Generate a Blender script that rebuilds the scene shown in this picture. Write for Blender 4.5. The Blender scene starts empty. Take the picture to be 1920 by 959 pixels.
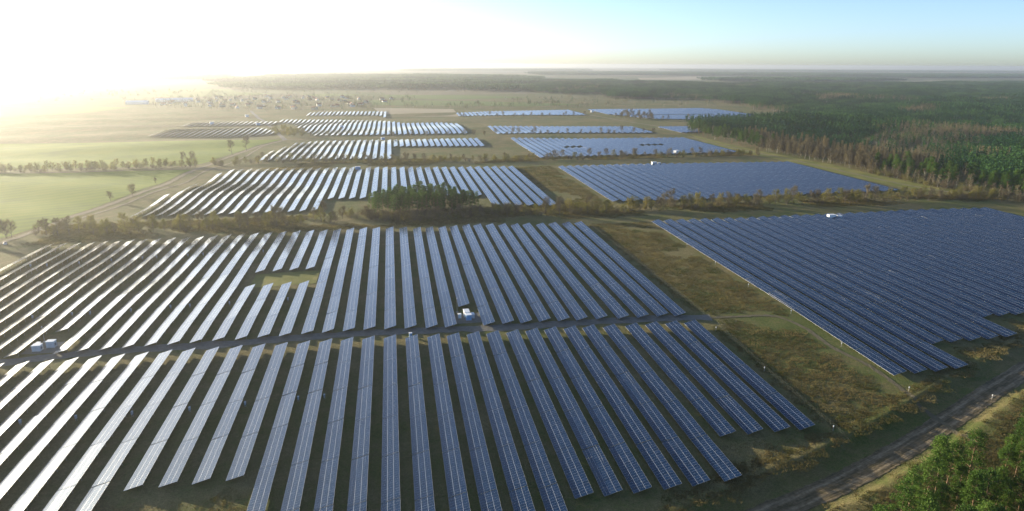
# aerial view of a solar farm in low winter sun
# measured ground plan, metres (x to the right, y along the panel rows)
D = {
 'rowsL': [[-135.0,243.2,-135.0,62.0],[-127.3,243.6,-127.3,62.0],[-119.5,243.7,-119.5,62.0],[-111.8,244.0,-111.8,62.0],[-104.3,244.1,-104.3,62.0],[-96.7,244.2,-96.7,62.0],[-89.0,244.5,-89.0,62.0],[-81.1,244.5,-81.1,62.0],[-73.3,244.6,-73.3,62.0],[-65.1,244.3,-64.8,161.2],[-56.9,243.9,-56.7,161.1],[-48.9,243.6,-48.8,161.0],[-41.0,243.5,-40.7,160.9],[-33.1,243.7,-33.1,86.0],[-25.2,243.9,-25.2,86.0],[-17.5,243.9,-17.5,86.0],[-9.7,243.7,-9.7,86.0],[-1.8,243.2,-1.8,86.0],[6.2,242.1,6.2,86.0],[14.3,241.4,14.3,86.0],[21.6,241.0,21.6,86.0],[29.2,240.8,29.2,86.0],[36.6,240.2,36.6,86.0],[44.2,240.0,44.5,138.4],[51.6,239.9,51.8,138.1],[58.9,239.7,59.2,137.9],[66.5,239.4,67.0,137.9],[73.9,239.1,74.5,138.0],[81.9,238.3,82.9,137.9],[90.8,237.9,91.5,157.8],[98.9,237.7,99.7,157.6],[106.9,237.1,107.8,157.3],[114.4,236.4,115.3,157.0]],
 'rowsU': [[115.1,407.8,114.0,243.9],[107.4,408.4,106.9,244.8],[98.9,409.4,98.7,245.0],[90.7,408.7,90.6,245.5],[82.4,410.4,81.9,246.4],[74.8,410.2,73.7,246.6],[67.2,411.8,66.5,247.4],[59.5,413.4,58.9,248.1],[51.9,414.3,51.4,247.8],[44.8,414.6,44.2,248.5],[37.0,413.4,36.6,248.5],[29.9,412.8,29.0,271.0],[22.0,413.3,21.6,249.1],[14.6,413.7,14.2,249.8],[6.3,416.6,6.1,250.9],[-1.9,417.1,-1.7,251.9],[-9.9,418.6,-9.7,252.6],[-17.8,418.9,-17.5,252.7],[-25.6,418.9,-25.3,252.8],[-33.4,418.6,-33.0,252.6],[-41.3,418.2,-41.1,251.9],[-49.3,418.9,-48.9,252.2],[-57.5,419.4,-56.9,251.7],[-65.6,419.5,-65.1,252.3],[-73.7,419.6,-73.0,252.0],[-81.7,419.3,-80.8,252.0],[-89.3,418.4,-88.9,252.3],[-97.0,417.6,-96.6,252.0],[-104.5,416.4,-104.1,251.6],[-111.8,415.1,-111.8,251.5],[-119.2,414.4,-119.0,251.2],[-127.2,414.7,-127.8,273.8],[-135.2,414.6,-134.8,250.7],[-142.7,414.8,-142.7,250.7],[-149.7,414.9,-149.7,250.7],[-157.0,415.2,-157.0,250.7],[-164.1,415.5,-164.1,250.7],[-170.9,415.1,-170.9,250.7],[-178.4,415.4,-178.4,250.7],[-186.1,416.1,-186.1,250.7],[-193.4,416.6,-193.4,250.7]],
 'service': [[-143.6,246.6],[-131.3,249.3],[-120.5,251.2],[-107.5,252.1],[-86.3,251.7],[-71.9,250.2],[-56.2,250.5],[-37.0,251.5],[-20.6,251.7],[-2.0,250.9],[18.6,249.1],[40.9,246.5],[66.0,246.2],[78.7,246.1],[109.9,244.3],[123.8,241.4]],
 'path': [[123.8,241.4],[136.5,240.6],[149.5,239.9],[153.1,234.1],[155.4,224.4],[154.3,205.8],[156.5,198.7],[158.3,191.5],[157.5,177.6],[156.3,165.6],[156.5,157.2],[155.8,149.4],[155.4,143.3]],
 'track': [[66.2,120.7],[83.0,127.1],[108.3,135.0],[133.3,145.2],[151.4,153.3],[178.4,166.7],[208.8,180.9],[268.0,208.1]],
 'road': [[-233.6,408.8],[-225.5,442.4],[-218.8,475.0],[-210.4,539.2],[-204.0,564.1],[-197.6,585.8],[-194.4,611.3],[-194.1,662.1],[-188.0,700.2],[-185.1,759.3],[-175.3,800.3],[-166.0,898.4],[-141.3,951.5]],
 'roadn': [[-141.3,951.5],[-175.9,1102.4],[-217.8,1261.1],[-271.8,1463.6],[-303.2,1594.9]],
 'road2': [[-208.9,490.0],[-203.2,519.6],[-197.8,545.4],[-189.0,584.0],[-180.5,633.0],[-178.0,685.1],[-168.4,748.3],[-159.3,789.9],[-161.4,897.5],[-150.7,932.4],[-140.3,953.9]],
 'roadc': [[-139.3,956.4],[-81.4,941.4],[-11.6,927.1],[115.5,892.2]],
 'roadd': [[-188.0,700.2],[-161.1,691.4],[-130.9,686.9],[-92.0,691.5]],
 'roade': [[-616.3,1225.0],[-546.8,1243.9],[-376.2,1219.3],[-234.7,1222.7]],
 'roadf': [[371.3,1282.0],[380.5,1226.0],[386.2,1151.0],[399.9,1082.4],[413.3,1002.1],[402.0,906.6]],
 'roadg': [[393.9,879.2],[391.2,808.4],[394.9,720.9],[400.6,674.0],[405.8,632.3],[407.4,581.8],[410.4,526.0],[414.7,480.7],[426.2,455.3]],
 'fieldA': [[-309.0,429.2],[-242.7,426.0],[-231.4,448.7],[-222.1,482.8],[-214.0,549.3],[-207.2,573.8],[-200.5,629.8],[-197.6,674.9],[-191.7,697.6],[-247.0,706.0],[-369.6,719.7],[-506.6,726.2]],
 'fieldB': [[-526.2,755.6],[-382.3,745.6],[-254.4,728.5],[-201.5,735.0],[-191.3,767.6],[-180.4,818.9],[-170.5,909.1],[-145.3,960.0],[-200.5,964.6],[-307.0,987.1],[-501.3,989.5],[-690.6,1002.8]],
 'strip': [[406.3,898.4],[405.5,794.0],[407.3,713.8],[416.9,650.2],[424.2,606.7],[423.9,544.0],[429.8,475.7],[421.2,463.0],[402.0,482.9],[395.8,534.2],[395.3,615.4],[388.4,663.5],[379.8,704.4],[382.1,804.1]],
 'farG': [[[-896.0,2962.2],[-646.1,3006.6],[-547.1,2668.2],[-383.4,2502.7],[-485.2,2321.1],[-691.3,2275.6]],[[-305.5,2441.5],[-201.9,2453.3],[-73.6,2322.9],[-215.4,2223.0]],[[-22.2,2302.3],[267.4,2121.7],[420.8,1982.9],[182.8,1919.3],[-20.5,2085.6]],[[-864.3,1733.0],[-734.1,1819.6],[-596.3,1761.2],[-619.9,1582.3],[-726.0,1449.7]],[[-63.4,1978.3],[175.0,1837.7],[462.3,1622.0],[319.9,1564.3],[-43.0,1717.4]],[[-1711.5,2780.6],[-1200.7,2862.8],[-945.6,2564.3],[-1038.6,2090.0],[-1304.1,2110.2]]],
 'farT': [[[1750.2,4843.1],[2394.9,5327.7],[2540.5,4817.2],[2220.6,4279.4],[1550.2,4239.0]],[[1024.1,4070.4],[1347.3,3951.7],[1218.9,3488.8],[903.2,3588.9]],[[-40.7,1612.9],[132.8,1519.7],[124.5,1312.6],[-14.7,1335.0]]],
 'fedge': [[408.7,912.8],[404.9,850.0],[408.2,799.4],[409.5,720.2],[415.2,684.6],[419.9,657.9],[421.8,629.6],[428.3,609.7],[427.2,578.4],[424.4,554.4],[427.4,527.3],[431.0,498.0],[431.6,477.8],[439.0,466.9],[443.9,439.2],[448.2,416.0],[462.7,359.5]],
 'fback': [[1031.7,553.0],[5303.9,2940.2],[3419.0,3320.9],[2242.9,3123.4],[1567.9,3121.7],[1277.1,3489.8],[802.6,3935.1],[473.1,2317.0],[550.4,2102.1],[652.0,2167.7],[604.8,1861.3],[709.0,1805.8],[810.8,1762.1],[797.7,1579.5],[757.0,1392.2],[755.7,1268.9],[702.2,1151.0],[607.7,1049.0],[535.9,1019.2],[469.1,1030.0]],
 'ffar': [[[-960.5,4353.3],[-884.6,5848.0],[-413.2,6221.3],[281.4,5559.3],[955.5,4685.9],[491.3,2406.4],[244.6,2562.8],[-67.2,2801.3],[-347.6,2786.9],[-680.9,3072.1]],[[1547.2,7591.2],[3627.1,8077.4],[4602.0,7372.7],[7208.8,7025.6],[9506.9,6620.3],[7171.7,4988.6],[4006.6,4943.4],[3100.5,5786.5],[1239.9,6082.2]],[[1993.3,4191.0],[2590.8,4463.3],[3106.0,4333.0],[3124.1,3896.0],[2303.0,3680.1],[1803.7,3722.9]],[[-3857.6,6312.2],[-2300.1,6296.1],[-1302.9,5922.3],[-1020.1,4626.5],[-1680.7,4589.7],[-2770.8,4523.8]],[[232.4,10960.0],[3560.9,12572.7],[2715.4,9584.5],[192.4,9100.6]],[[5033.8,12643.6],[11081.1,12243.4],[12561.8,9501.2],[4377.3,9751.4]]],
 'larch': [[[428.6,832.8],[427.5,756.3],[448.9,701.7],[454.3,616.4],[444.9,572.0],[466.7,530.8],[472.4,507.1],[524.4,559.0],[521.3,624.9],[499.3,661.7],[481.6,691.6],[474.2,765.0],[465.4,853.0]],[[690.0,819.3],[786.5,849.4],[825.2,801.4],[779.2,755.5],[673.4,757.9],[661.1,784.1]],[[984.7,1214.1],[1062.5,1236.1],[1016.1,1154.3],[924.5,1124.9]],[[1505.5,1592.5],[1644.0,1634.8],[1541.5,1516.0],[1415.8,1480.5]],[[728.7,1441.4],[758.0,1401.1],[720.7,1288.3],[709.0,1354.2]],[[571.6,597.7],[599.6,582.3],[564.5,552.7],[540.2,570.0]],[[1117.7,1701.3],[1260.7,1746.9],[1186.4,1642.9],[1068.1,1602.3]]],
 'pinecorner': [[68.5,91.4],[87.3,104.6],[99.9,111.9],[111.0,117.6],[123.1,124.0],[134.4,128.5],[144.0,130.7],[155.4,136.8],[167.0,141.9],[211.2,153.6],[167.6,105.5],[98.0,76.7]],
 'clump': [[-19.4,461.2],[-14.8,448.8],[5.9,442.7],[37.4,442.3],[57.9,449.5],[50.9,468.5],[37.2,484.5],[6.9,491.0],[-15.6,482.8]],
 'H1': [[-216.5,441.8],[-173.6,438.4],[-143.1,437.7],[-106.2,439.0],[-74.3,439.8],[-48.2,441.4],[-21.7,447.0],[5.9,442.7],[75.9,437.4],[137.1,432.8],[163.3,432.5],[202.8,435.0],[262.2,434.2],[321.9,430.5],[364.6,430.5],[410.3,432.4],[442.2,418.9]],
 'H1b': [[-294.0,448.1],[-234.4,442.9],[-230.1,452.3]],
 'H2a': [[-489.1,732.7],[-373.5,727.7],[-275.5,719.0],[-192.0,718.0]],
 'H2': [[-179.3,727.7],[-140.7,741.4],[-74.8,725.3],[0.9,708.3],[119.6,690.2],[197.2,684.8],[312.2,679.7],[397.2,678.9]],
 'H3': [[-128.0,988.0],[-69.5,970.9],[17.1,961.8],[104.4,949.3],[147.6,939.3],[248.8,921.2],[364.6,920.9]],
 'H4': [[119.3,1258.4],[215.4,1245.9],[355.4,1244.1]],
 'clump2': [[395.7,1210.1],[404.3,1147.6],[446.0,1140.1],[473.6,1222.4],[450.9,1281.6]],
 'H5': [[448.1,1145.6],[526.8,1115.4],[636.5,1099.6]],
 'clump3': [[-177.9,1056.1],[-170.7,1138.4],[-137.1,1061.7],[-112.6,977.7],[-141.7,984.4]],
 'single': [[-202.5,569.0],[-212.8,554.3],[-202.5,626.5],[-179.2,813.2],[-170.5,848.7],[-231.3,443.6],[-229.4,445.8],[-201.5,735.0],[-209.2,735.6]],
 'stations': [[-129.5,258.2],[27.0,257.7],[277.5,390.6],[252.0,637.1],[-34.4,670.9],[-13.1,937.6],[-80.0,1131.6],[-221.5,1215.9],[-275.7,1408.3],[-300.7,1240.5],[305.7,709.3],[396.8,1351.6]],
 'cab': [[3.6,244.6]],
 'masts': [[-132.8,266.0],[23.4,267.0],[411.5,835.8]],
 'car': [[-223.8,426.9]],
 'posts': [[158.5,344.5],[158.3,309.3],[157.2,273.6],[120.4,193.9],[120.6,156.2],[158.1,207.0],[158.2,172.8],[182.0,165.7],[157.8,239.6],[119.8,228.8]],
 'boxes': [[-112.4,201.3],[-96.9,201.1],[-80.7,200.7],[-65.0,200.4],[-48.9,200.7],[-33.2,201.2],[-25.3,201.1],[-185.4,371.8],[-177.8,371.6],[-164.7,373.9],[-151.5,377.0],[-137.0,378.2],[-129.1,378.4],[-113.3,377.5],[-105.4,377.6],[-150.9,292.9],[-136.5,293.1],[-128.1,292.7],[-112.4,292.2],[-97.3,293.6],[-89.6,293.6],[-73.8,294.1],[-49.7,295.3],[-74.1,377.4]],
 'village': [[-576.5,1890.7],[-565.6,2261.4],[-428.7,2275.2],[-212.1,2187.2],[-51.5,2097.4],[38.2,1940.7],[-43.5,1740.0],[-132.7,1585.8],[-199.0,1569.4],[-296.7,1559.4],[-407.3,1711.1],[-523.3,1792.8]],
 'vtrees': [[-573.4,1800.0],[-593.0,2373.3],[-218.9,2260.1],[69.0,1988.6],[33.8,1736.0],[-105.5,1520.7],[-279.8,1525.2],[-522.9,1710.9]],
 'halls': [[-585.1,2019.0],[-635.5,1910.2],[-560.5,2043.3]],
 'fence': [[119.2,414.1],[122.1,244.3],[122.5,233.1],[120.8,193.8],[121.0,150.0]],
}
HAZE, HAZE_G = .9e-4, .68
SUN_E, SKY_E, SKY_DUST, EXPO = 5.0, .115, .9, 1.42

import bpy, math, random, bmesh
import numpy as np
from mathutils import Vector, Matrix
random.seed(7); RNG = np.random.default_rng(11)
R = math.radians
scene = bpy.context.scene
C = scene.collection

# ------------------------------------------------------------------ terrain
GYX = [-20000, -100, 0, 250, 420, 700, 1000, 1500, 60000]
GYZ = [-8.0, -8.0, -6.0, 0.0, 1.04, 2.2, 2.8, 3.0, 3.0]
TRK = np.array(D['track'])

def _win(v, a, b, s):
    v = np.clip(v, a - 40 * s, b + 40 * s)
    return 1 / (1 + np.exp(-(v - a) / s)) / (1 + np.exp((v - b) / s))

def seg_dist(X, Y, P):
    """signed distance to polyline P (positive on its right)"""
    best = np.full(np.shape(X), 1e9); sg = np.zeros(np.shape(X))
    for (ax, ay), (bx, by) in zip(P[:-1], P[1:]):
        dx, dy = bx - ax, by - ay; L2 = dx * dx + dy * dy
        t = np.clip(((X - ax) * dx + (Y - ay) * dy) / L2, 0, 1)
        d = np.hypot(X - ax - t * dx, Y - ay - t * dy)
        s = np.sign((X - ax) * -dy + (Y - ay) * dx) * -1
        m = d < best
        best = np.where(m, d, best); sg = np.where(m, s, sg)
    return best * sg

def sst(a, b, x):
    t = np.clip((x - a) / (b - a), 0, 1); return t * t * (3 - 2 * t)

def hgt(X, Y):
    X = np.asarray(X, float); Y = np.asarray(Y, float)
    z = np.interp(Y, GYX, GYZ) + 6.0 * np.tanh(X / 400)
    z = z + 0.9 * np.sin(2 * np.pi * (Y + .5 * X) / 115) * _win(X, -420, -60, 18) * _win(Y, 480, 800, 20)
    z = z + 0.9 * np.sin(2 * np.pi * (Y - .3 * X + 40) / 170) * _win(X, -600, 200, 30) * _win(Y, 830, 1500, 25)
    z = z + 0.35 * np.sin(2 * np.pi * (Y + .8 * X) / 95) * _win(X, -300, -30, 18) * _win(Y, 250, 440, 18)
    near = (X > 20) & (X < 340) & (Y > 60) & (Y < 260)
    if np.any(near):                                   # the farm track runs in a shallow cutting
        d = seg_dist(X, Y, TRK)
        cut = sst(-10.5, -8.3, d) * (1 - sst(5.0, 7.0, d)) * 1.25 - .45 * np.exp(-((d + 11.5) / 1.6) ** 2)
        cut = cut * _win(X, 60, 290, 6)
        z = z - np.where(near, cut, 0)
    return z
def h1(x, y): return float(hgt(x, y))

# ------------------------------------------------------------------ mesh helpers
def mkmesh(name, parts, mats, smooth=False, uvs=None):
    """parts: list of (verts (n,3), faces (m,k), material index)"""
    me = bpy.data.meshes.new(name)
    V = np.concatenate([p[0] for p in parts]).astype(np.float32)
    loops, starts, tots, mi = [], [], [], []
    off = 0; ls = 0
    for v, f, m in parts:
        f = np.asarray(f, np.int32)
        if len(f):
            k = f.shape[1]
            loops.append((f + off).ravel()); n = len(f)
            starts.append(ls + np.arange(n) * k); tots.append(np.full(n, k)); mi.append(np.full(n, m))
            ls += n * k
        off += len(v)
    loops = np.concatenate(loops); starts = np.concatenate(starts); tots = np.concatenate(tots); mi = np.concatenate(mi)
    me.vertices.add(len(V)); me.vertices.foreach_set('co', V.ravel())
    me.loops.add(len(loops)); me.loops.foreach_set('vertex_index', loops.astype(np.int32))
    me.polygons.add(len(starts)); me.polygons.foreach_set('loop_start', starts.astype(np.int32))
    me.polygons.foreach_set('loop_total', tots.astype(np.int32)); me.polygons.foreach_set('material_index', mi.astype(np.int32))
    me.polygons.foreach_set('use_smooth', np.full(len(starts), bool(smooth)))
    for m in mats: me.materials.append(m)
    if uvs is not None:
        l = me.uv_layers.new(name='UVMap'); l.data.foreach_set('uv', np.asarray(uvs, np.float32).ravel())
    me.update(calc_edges=True)
    return me

def obj(name, me, parent=None, loc=(0, 0, 0), rot=(0, 0, 0), scale=(1, 1, 1)):
    o = bpy.data.objects.new(name, me); C.objects.link(o)
    o.location = loc; o.rotation_euler = rot; o.scale = scale
    if parent: o.parent = parent
    return o

def tag(o, label=None, cat=None, group=None, kind=None):
    if label: o['label'] = label
    if cat: o['category'] = cat
    if group: o['group'] = group
    if kind: o['kind'] = kind
    return o

BOXF = np.array([[0, 3, 2, 1], [4, 5, 6, 7], [0, 1, 5, 4], [1, 2, 6, 5], [2, 3, 7, 6], [3, 0, 4, 7]])
def box(x0, x1, y0, y1, z0, z1, m=0):
    return (np.array([[x0, y0, z0], [x1, y0, z0], [x1, y1, z0], [x0, y1, z0], [x0, y0, z1], [x1, y0, z1], [x1, y1, z1], [x0, y1, z1]], float), BOXF, m)

def bevel_mesh(me, w, seg=2):
    bm = bmesh.new(); bm.from_mesh(me)
    bmesh.ops.bevel(bm, geom=bm.edges[:], offset=w, segments=seg, affect='EDGES', profile=.5)
    bm.to_mesh(me); bm.free(); return me

def tube(pts, rad, k=6, m=0):
    pts = np.asarray(pts, float); n = len(pts); V = []; F = []
    for i in range(n):
        d = pts[min(i + 1, n - 1)] - pts[max(i - 1, 0)]; d /= np.linalg.norm(d) + 1e-9
        a = np.cross(d, [0.31, .95, .1]); a /= np.linalg.norm(a) + 1e-9; b = np.cross(d, a)
        for j in range(k):
            t = 2 * math.pi * j / k; V.append(pts[i] + rad[i] * (a * math.cos(t) + b * math.sin(t)))
    for i in range(n - 1):
        for j in range(k):
            F.append([i * k + j, i * k + (j + 1) % k, (i + 1) * k + (j + 1) % k, (i + 1) * k + j])
    return (np.array(V), np.array(F), m)

def unit(a): return a / (np.linalg.norm(a, axis=-1, keepdims=True) + 1e-9)
def leaf_quads(P, size, rng, up=.0, aspect=.6, m=0):
    n = len(P); u = unit(rng.normal(size=(n, 3))); w = unit(rng.normal(size=(n, 3)) + np.array([0, 0, up]))
    v = unit(np.cross(w, u)); u = np.cross(v, w)
    s = np.asarray(size).reshape(-1, 1) * np.ones((n, 1))
    a, b = u * s * .5, v * s * .5 * aspect
    V = np.stack([P - a - b * .5, P - a * .2 + b * -1, P + a - b * .3, P + a * .3 + b], 1).reshape(-1, 3)
    return (V, np.arange(4 * n).reshape(n, 4), m)
def twigs(P, dirs, length, width, rng, m=0):
    n = len(P); d = unit(dirs); s = unit(np.cross(d, rng.normal(size=(n, 3))))
    L = np.asarray(length).reshape(-1, 1) * np.ones((n, 1)); W = np.asarray(width).reshape(-1, 1) * np.ones((n, 1))
    V = np.stack([P - s * W * .5, P + s * W * .5, P + d * L], 1).reshape(-1, 3)
    return (V, np.arange(3 * n).reshape(n, 3), m)

# ------------------------------------------------------------------ materials
def mat(name):
    m = bpy.data.materials.new(name); m.use_nodes = True
    nt = m.node_tree; b = nt.nodes['Principled BSDF']; return m, nt, b
def N(nt, t, **kw):
    n = nt.nodes.new(t)
    for k, v in kw.items():
        if k in n.inputs: n.inputs[k].default_value = v
        else: setattr(n, k, v)
    return n
def ramp(nt, fac, stops):
    r = nt.nodes.new('ShaderNodeValToRGB'); nt.links.new(fac, r.inputs[0]); e = r.color_ramp.elements
    while len(e) < len(stops): e.new(.5)
    for q, (p, c) in zip(e, stops): q.position = p; q.color = (*c, 1)
    return r.outputs[0]
def mix(nt, f, a, b, mode='MIX'):
    n = nt.nodes.new('ShaderNodeMix'); n.data_type = 'RGBA'; n.blend_type = mode
    for s, v in ((0, f), (6, a), (7, b)):
        if hasattr(v, 'links') or hasattr(v, 'is_linked'): nt.links.new(v, n.inputs[s])
        elif isinstance(v, (int, float)): n.inputs[s].default_value = v
        else: n.inputs[s].default_value = (*v, 1)
    return n.outputs[2]
def math_(nt, op, a, b=None, c=None):
    n = nt.nodes.new('ShaderNodeMath'); n.operation = op
    for i, v in enumerate((a, b, c)):
        if v is None: continue
        if isinstance(v, (int, float)): n.inputs[i].default_value = v
        else: nt.links.new(v, n.inputs[i])
    return n.outputs[0]
def noise(nt, vec, scale, detail=3., rough=.55):
    n = N(nt, 'ShaderNodeTexNoise', Scale=scale, Detail=detail, Roughness=rough)
    if vec is not None: nt.links.new(vec, n.inputs['Vector'])
    return n.outputs['Fac']
def simple(name, col, rough=.6, metal=0., var=.0, scale=2.):
    m, nt, b = mat(name); b.inputs['Roughness'].default_value = rough; b.inputs['Metallic'].default_value = metal
    if var:
        tc = N(nt, 'ShaderNodeTexCoord'); f = noise(nt, tc.outputs['Object'], scale)
        c = ramp(nt, f, [(.3, [x * (1 - var) for x in col]), (.7, [min(1, x * (1 + var)) for x in col])])
        nt.links.new(c, b.inputs['Base Color'])
    else: b.inputs['Base Color'].default_value = (*col, 1)
    return m

def ground_material():
    m, nt, b = mat('ground_soil_and_grass'); g = N(nt, 'ShaderNodeNewGeometry'); P = g.outputs['Position']
    big = noise(nt, P, .016, 4, .6); mid = noise(nt, P, .11, 4, .6); fine = noise(nt, P, .9, 5, .7); tiny = noise(nt, P, 3.2, 3, .7)
    f = math_(nt, 'ADD', math_(nt, 'MULTIPLY', big, .45), math_(nt, 'ADD', math_(nt, 'MULTIPLY', mid, .35), math_(nt, 'MULTIPLY', fine, .35)))
    c = ramp(nt, f, [(.40, (.056, .082, .020)), (.50, (.100, .122, .034)), (.58, (.140, .132, .052)), (.66, (.185, .155, .072)), (.76, (.27, .23, .105))])
    c = mix(nt, .55, c, ramp(nt, tiny, [(.32, (.35, .35, .33)), (.66, (1.5, 1.48, 1.4))]), 'MULTIPLY')
    # far away: a patchwork of fields and woods
    v = N(nt, 'ShaderNodeTexVoronoi', Scale=.0017); v.distance = 'CHEBYCHEV'; nt.links.new(P, v.inputs['Vector'])
    sx = N(nt, 'ShaderNodeSeparateColor'); nt.links.new(v.outputs['Color'], sx.inputs[0])
    fc = ramp(nt, sx.outputs[0], [(.0, (.05, .075, .03)), (.2, (.10, .13, .045)), (.4, (.16, .14, .08)), (.55, (.045, .065, .03)), (.7, (.12, .13, .05)), (.85, (.22, .19, .12)), (1., (.07, .10, .035))])
    e = nt.nodes[-1]
    sp = N(nt, 'ShaderNodeSeparateXYZ'); nt.links.new(P, sp.inputs[0])
    mr = N(nt, 'ShaderNodeMapRange'); mr.inputs[1].default_value = 1700; mr.inputs[2].default_value = 2300; nt.links.new(sp.outputs[1], mr.inputs[0])
    c = mix(nt, mr.outputs[0], c, fc)
    nt.links.new(c, b.inputs['Base Color']); b.inputs['Roughness'].default_value = .95; b.inputs['Specular IOR Level'].default_value = .15
    bp = N(nt, 'ShaderNodeBump', Strength=.9, Distance=.35); nt.links.new(math_(nt, 'ADD', fine, math_(nt, 'MULTIPLY', tiny, .5)), bp.inputs['Height']); nt.links.new(bp.outputs[0], b.inputs['Normal'])
    return m
def grass_material(name, stops, scale=.05, stripe=0.):
    m, nt, b = mat(name); g = N(nt, 'ShaderNodeNewGeometry'); P = g.outputs['Position']
    a = noise(nt, P, scale, 5, .6); f2 = noise(nt, P, 1.3, 4, .7)
    f = math_(nt, 'ADD', math_(nt, 'MULTIPLY', a, .75), math_(nt, 'MULTIPLY', f2, .25))
    if stripe:
        mp = N(nt, 'ShaderNodeMapping'); mp.inputs['Rotation'].default_value = (0, 0, R(62)); nt.links.new(P, mp.inputs[0])
        w = N(nt, 'ShaderNodeTexWave', Scale=.028, Distortion=1.2); w.inputs['Detail Scale'].default_value = .02; nt.links.new(mp.outputs[0], w.inputs[0])
        f = math_(nt, 'ADD', f, math_(nt, 'MULTIPLY', math_(nt, 'SUBTRACT', w.outputs['Fac'], .5), stripe))
    nt.links.new(ramp(nt, f, stops), b.inputs['Base Color']); b.inputs['Roughness'].default_value = .95; b.inputs['Specular IOR Level'].default_value = .15
    bp = N(nt, 'ShaderNodeBump', Strength=.6, Distance=.2); nt.links.new(f2, bp.inputs['Height']); nt.links.new(bp.outputs[0], b.inputs['Normal'])
    return m
def track_material(name, stops, stretch=False):
    m, nt, b = mat(name)
    tc = N(nt, 'ShaderNodeTexCoord'); mp = N(nt, 'ShaderNodeMapping'); mp.inputs['Scale'].default_value = (1, .08 if stretch else .5, 1)
    nt.links.new(tc.outputs['UV'], mp.inputs[0])
    f1 = noise(nt, mp.outputs[0], 1.1, 5, .65); g = N(nt, 'ShaderNodeNewGeometry'); f2 = noise(nt, g.outputs['Position'], .8, 5, .7)
    f = math_(nt, 'ADD', math_(nt, 'MULTIPLY', f1, .6), math_(nt, 'MULTIPLY', f2, .4))
    if stretch:                                        # paler worn wheel ruts
        sx = N(nt, 'ShaderNodeSeparateXYZ'); nt.links.new(tc.outputs['UV'], sx.inputs[0])
        for c_, w_, g_ in ((1.8, .8, .10), (0., .7, -.05)):
            q = math_(nt, 'ABSOLUTE', math_(nt, 'SUBTRACT', math_(nt, 'ABSOLUTE', sx.outputs[0]), c_)); q = math_(nt, 'SUBTRACT', 1., math_(nt, 'DIVIDE', q, w_))
            f = math_(nt, 'ADD', f, math_(nt, 'MULTIPLY', math_(nt, 'MAXIMUM', q, 0.), g_))
    nt.links.new(ramp(nt, f, stops), b.inputs['Base Color']); b.inputs['Roughness'].default_value = .9; b.inputs['Specular IOR Level'].default_value = .2
    bp = N(nt, 'ShaderNodeBump', Strength=1., Distance=.35); nt.links.new(f1, bp.inputs['Height']); nt.links.new(bp.outputs[0], b.inputs['Normal'])
    return m
def panel_material():
    m, nt, b = mat('solar_glass')
    tc = N(nt, 'ShaderNodeTexCoord'); sp = N(nt, 'ShaderNodeSeparateXYZ'); nt.links.new(tc.outputs['UV'], sp.inputs[0])
    def line(s, w):
        f = math_(nt, 'FRACT', s); a = math_(nt, 'ABSOLUTE', math_(nt, 'SUBTRACT', f, .5)); return math_(nt, 'GREATER_THAN', a, .5 - w)
    lm = math_(nt, 'MAXIMUM', line(sp.outputs[0], LINE_U), line(sp.outputs[1], LINE_V))
    fl = N(nt, 'ShaderNodeVectorMath'); fl.operation = 'FLOOR'; nt.links.new(tc.outputs['UV'], fl.inputs[0])
    oi = N(nt, 'ShaderNodeObjectInfo')
    ad = N(nt, 'ShaderNodeVectorMath'); ad.operation = 'ADD'; nt.links.new(fl.outputs[0], ad.inputs[0])
    cx = N(nt, 'ShaderNodeCombineXYZ'); nt.links.new(math_(nt, 'MULTIPLY', oi.outputs['Random'], 97.), cx.inputs[2]); nt.links.new(cx.outputs[0], ad.inputs[1])
    wn = N(nt, 'ShaderNodeTexWhiteNoise'); nt.links.new(ad.outputs[0], wn.inputs['Vector'])
    col = ramp(nt, wn.outputs['Value'], [(0, (.003, .012, .034)), (.6, (.004, .016, .046)), (1, (.008, .021, .054))])
    nt.links.new(col, b.inputs['Base Color']); b.inputs['Roughness'].default_value = PANEL_ROUGH
    b.inputs['IOR'].default_value = 1.5; b.inputs['Specular IOR Level'].default_value = PANEL_SPEC
    b.inputs['Specular Tint'].default_value = (.48, .80, 1., 1)      # blue anti-reflection coating
    fr = N(nt, 'ShaderNodeBsdfPrincipled'); fr.inputs['Base Color'].default_value = (.56, .57, .58, 1); fr.inputs['Metallic'].default_value = .3; fr.inputs['Roughness'].default_value = .42
    mx = N(nt, 'ShaderNodeMixShader'); nt.links.new(lm, mx.inputs[0]); nt.links.new(b.outputs[0], mx.inputs[1]); nt.links.new(fr.outputs[0], mx.inputs[2])
    nt.links.new(mx.outputs[0], nt.nodes['Material Output'].inputs[0])
    return m
def foliage(name, stops, trans=.35, rough=.7):
    m, nt, b = mat(name); oi = N(nt, 'ShaderNodeObjectInfo'); tc = N(nt, 'ShaderNodeTexCoord')
    g = N(nt, 'ShaderNodeNewGeometry'); f = noise(nt, g.outputs['Position'], .45, 3)
    k = math_(nt, 'ADD', math_(nt, 'MULTIPLY', oi.outputs['Random'], .5), math_(nt, 'MULTIPLY', f, .5))
    c = ramp(nt, k, stops); nt.links.new(c, b.inputs['Base Color']); b.inputs['Roughness'].default_value = rough; b.inputs['Specular IOR Level'].default_value = .08
    if trans:
        t = N(nt, 'ShaderNodeBsdfTranslucent'); nt.links.new(mix(nt, .6, c, (1.5, 1.6, .7), 'MULTIPLY'), t.inputs[0])
        mx = N(nt, 'ShaderNodeMixShader'); mx.inputs[0].default_value = trans
        nt.links.new(b.outputs[0], mx.inputs[1]); nt.links.new(t.outputs[0], mx.inputs[2]); nt.links.new(mx.outputs[0], nt.nodes['Material Output'].inputs[0])
    return m

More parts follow.
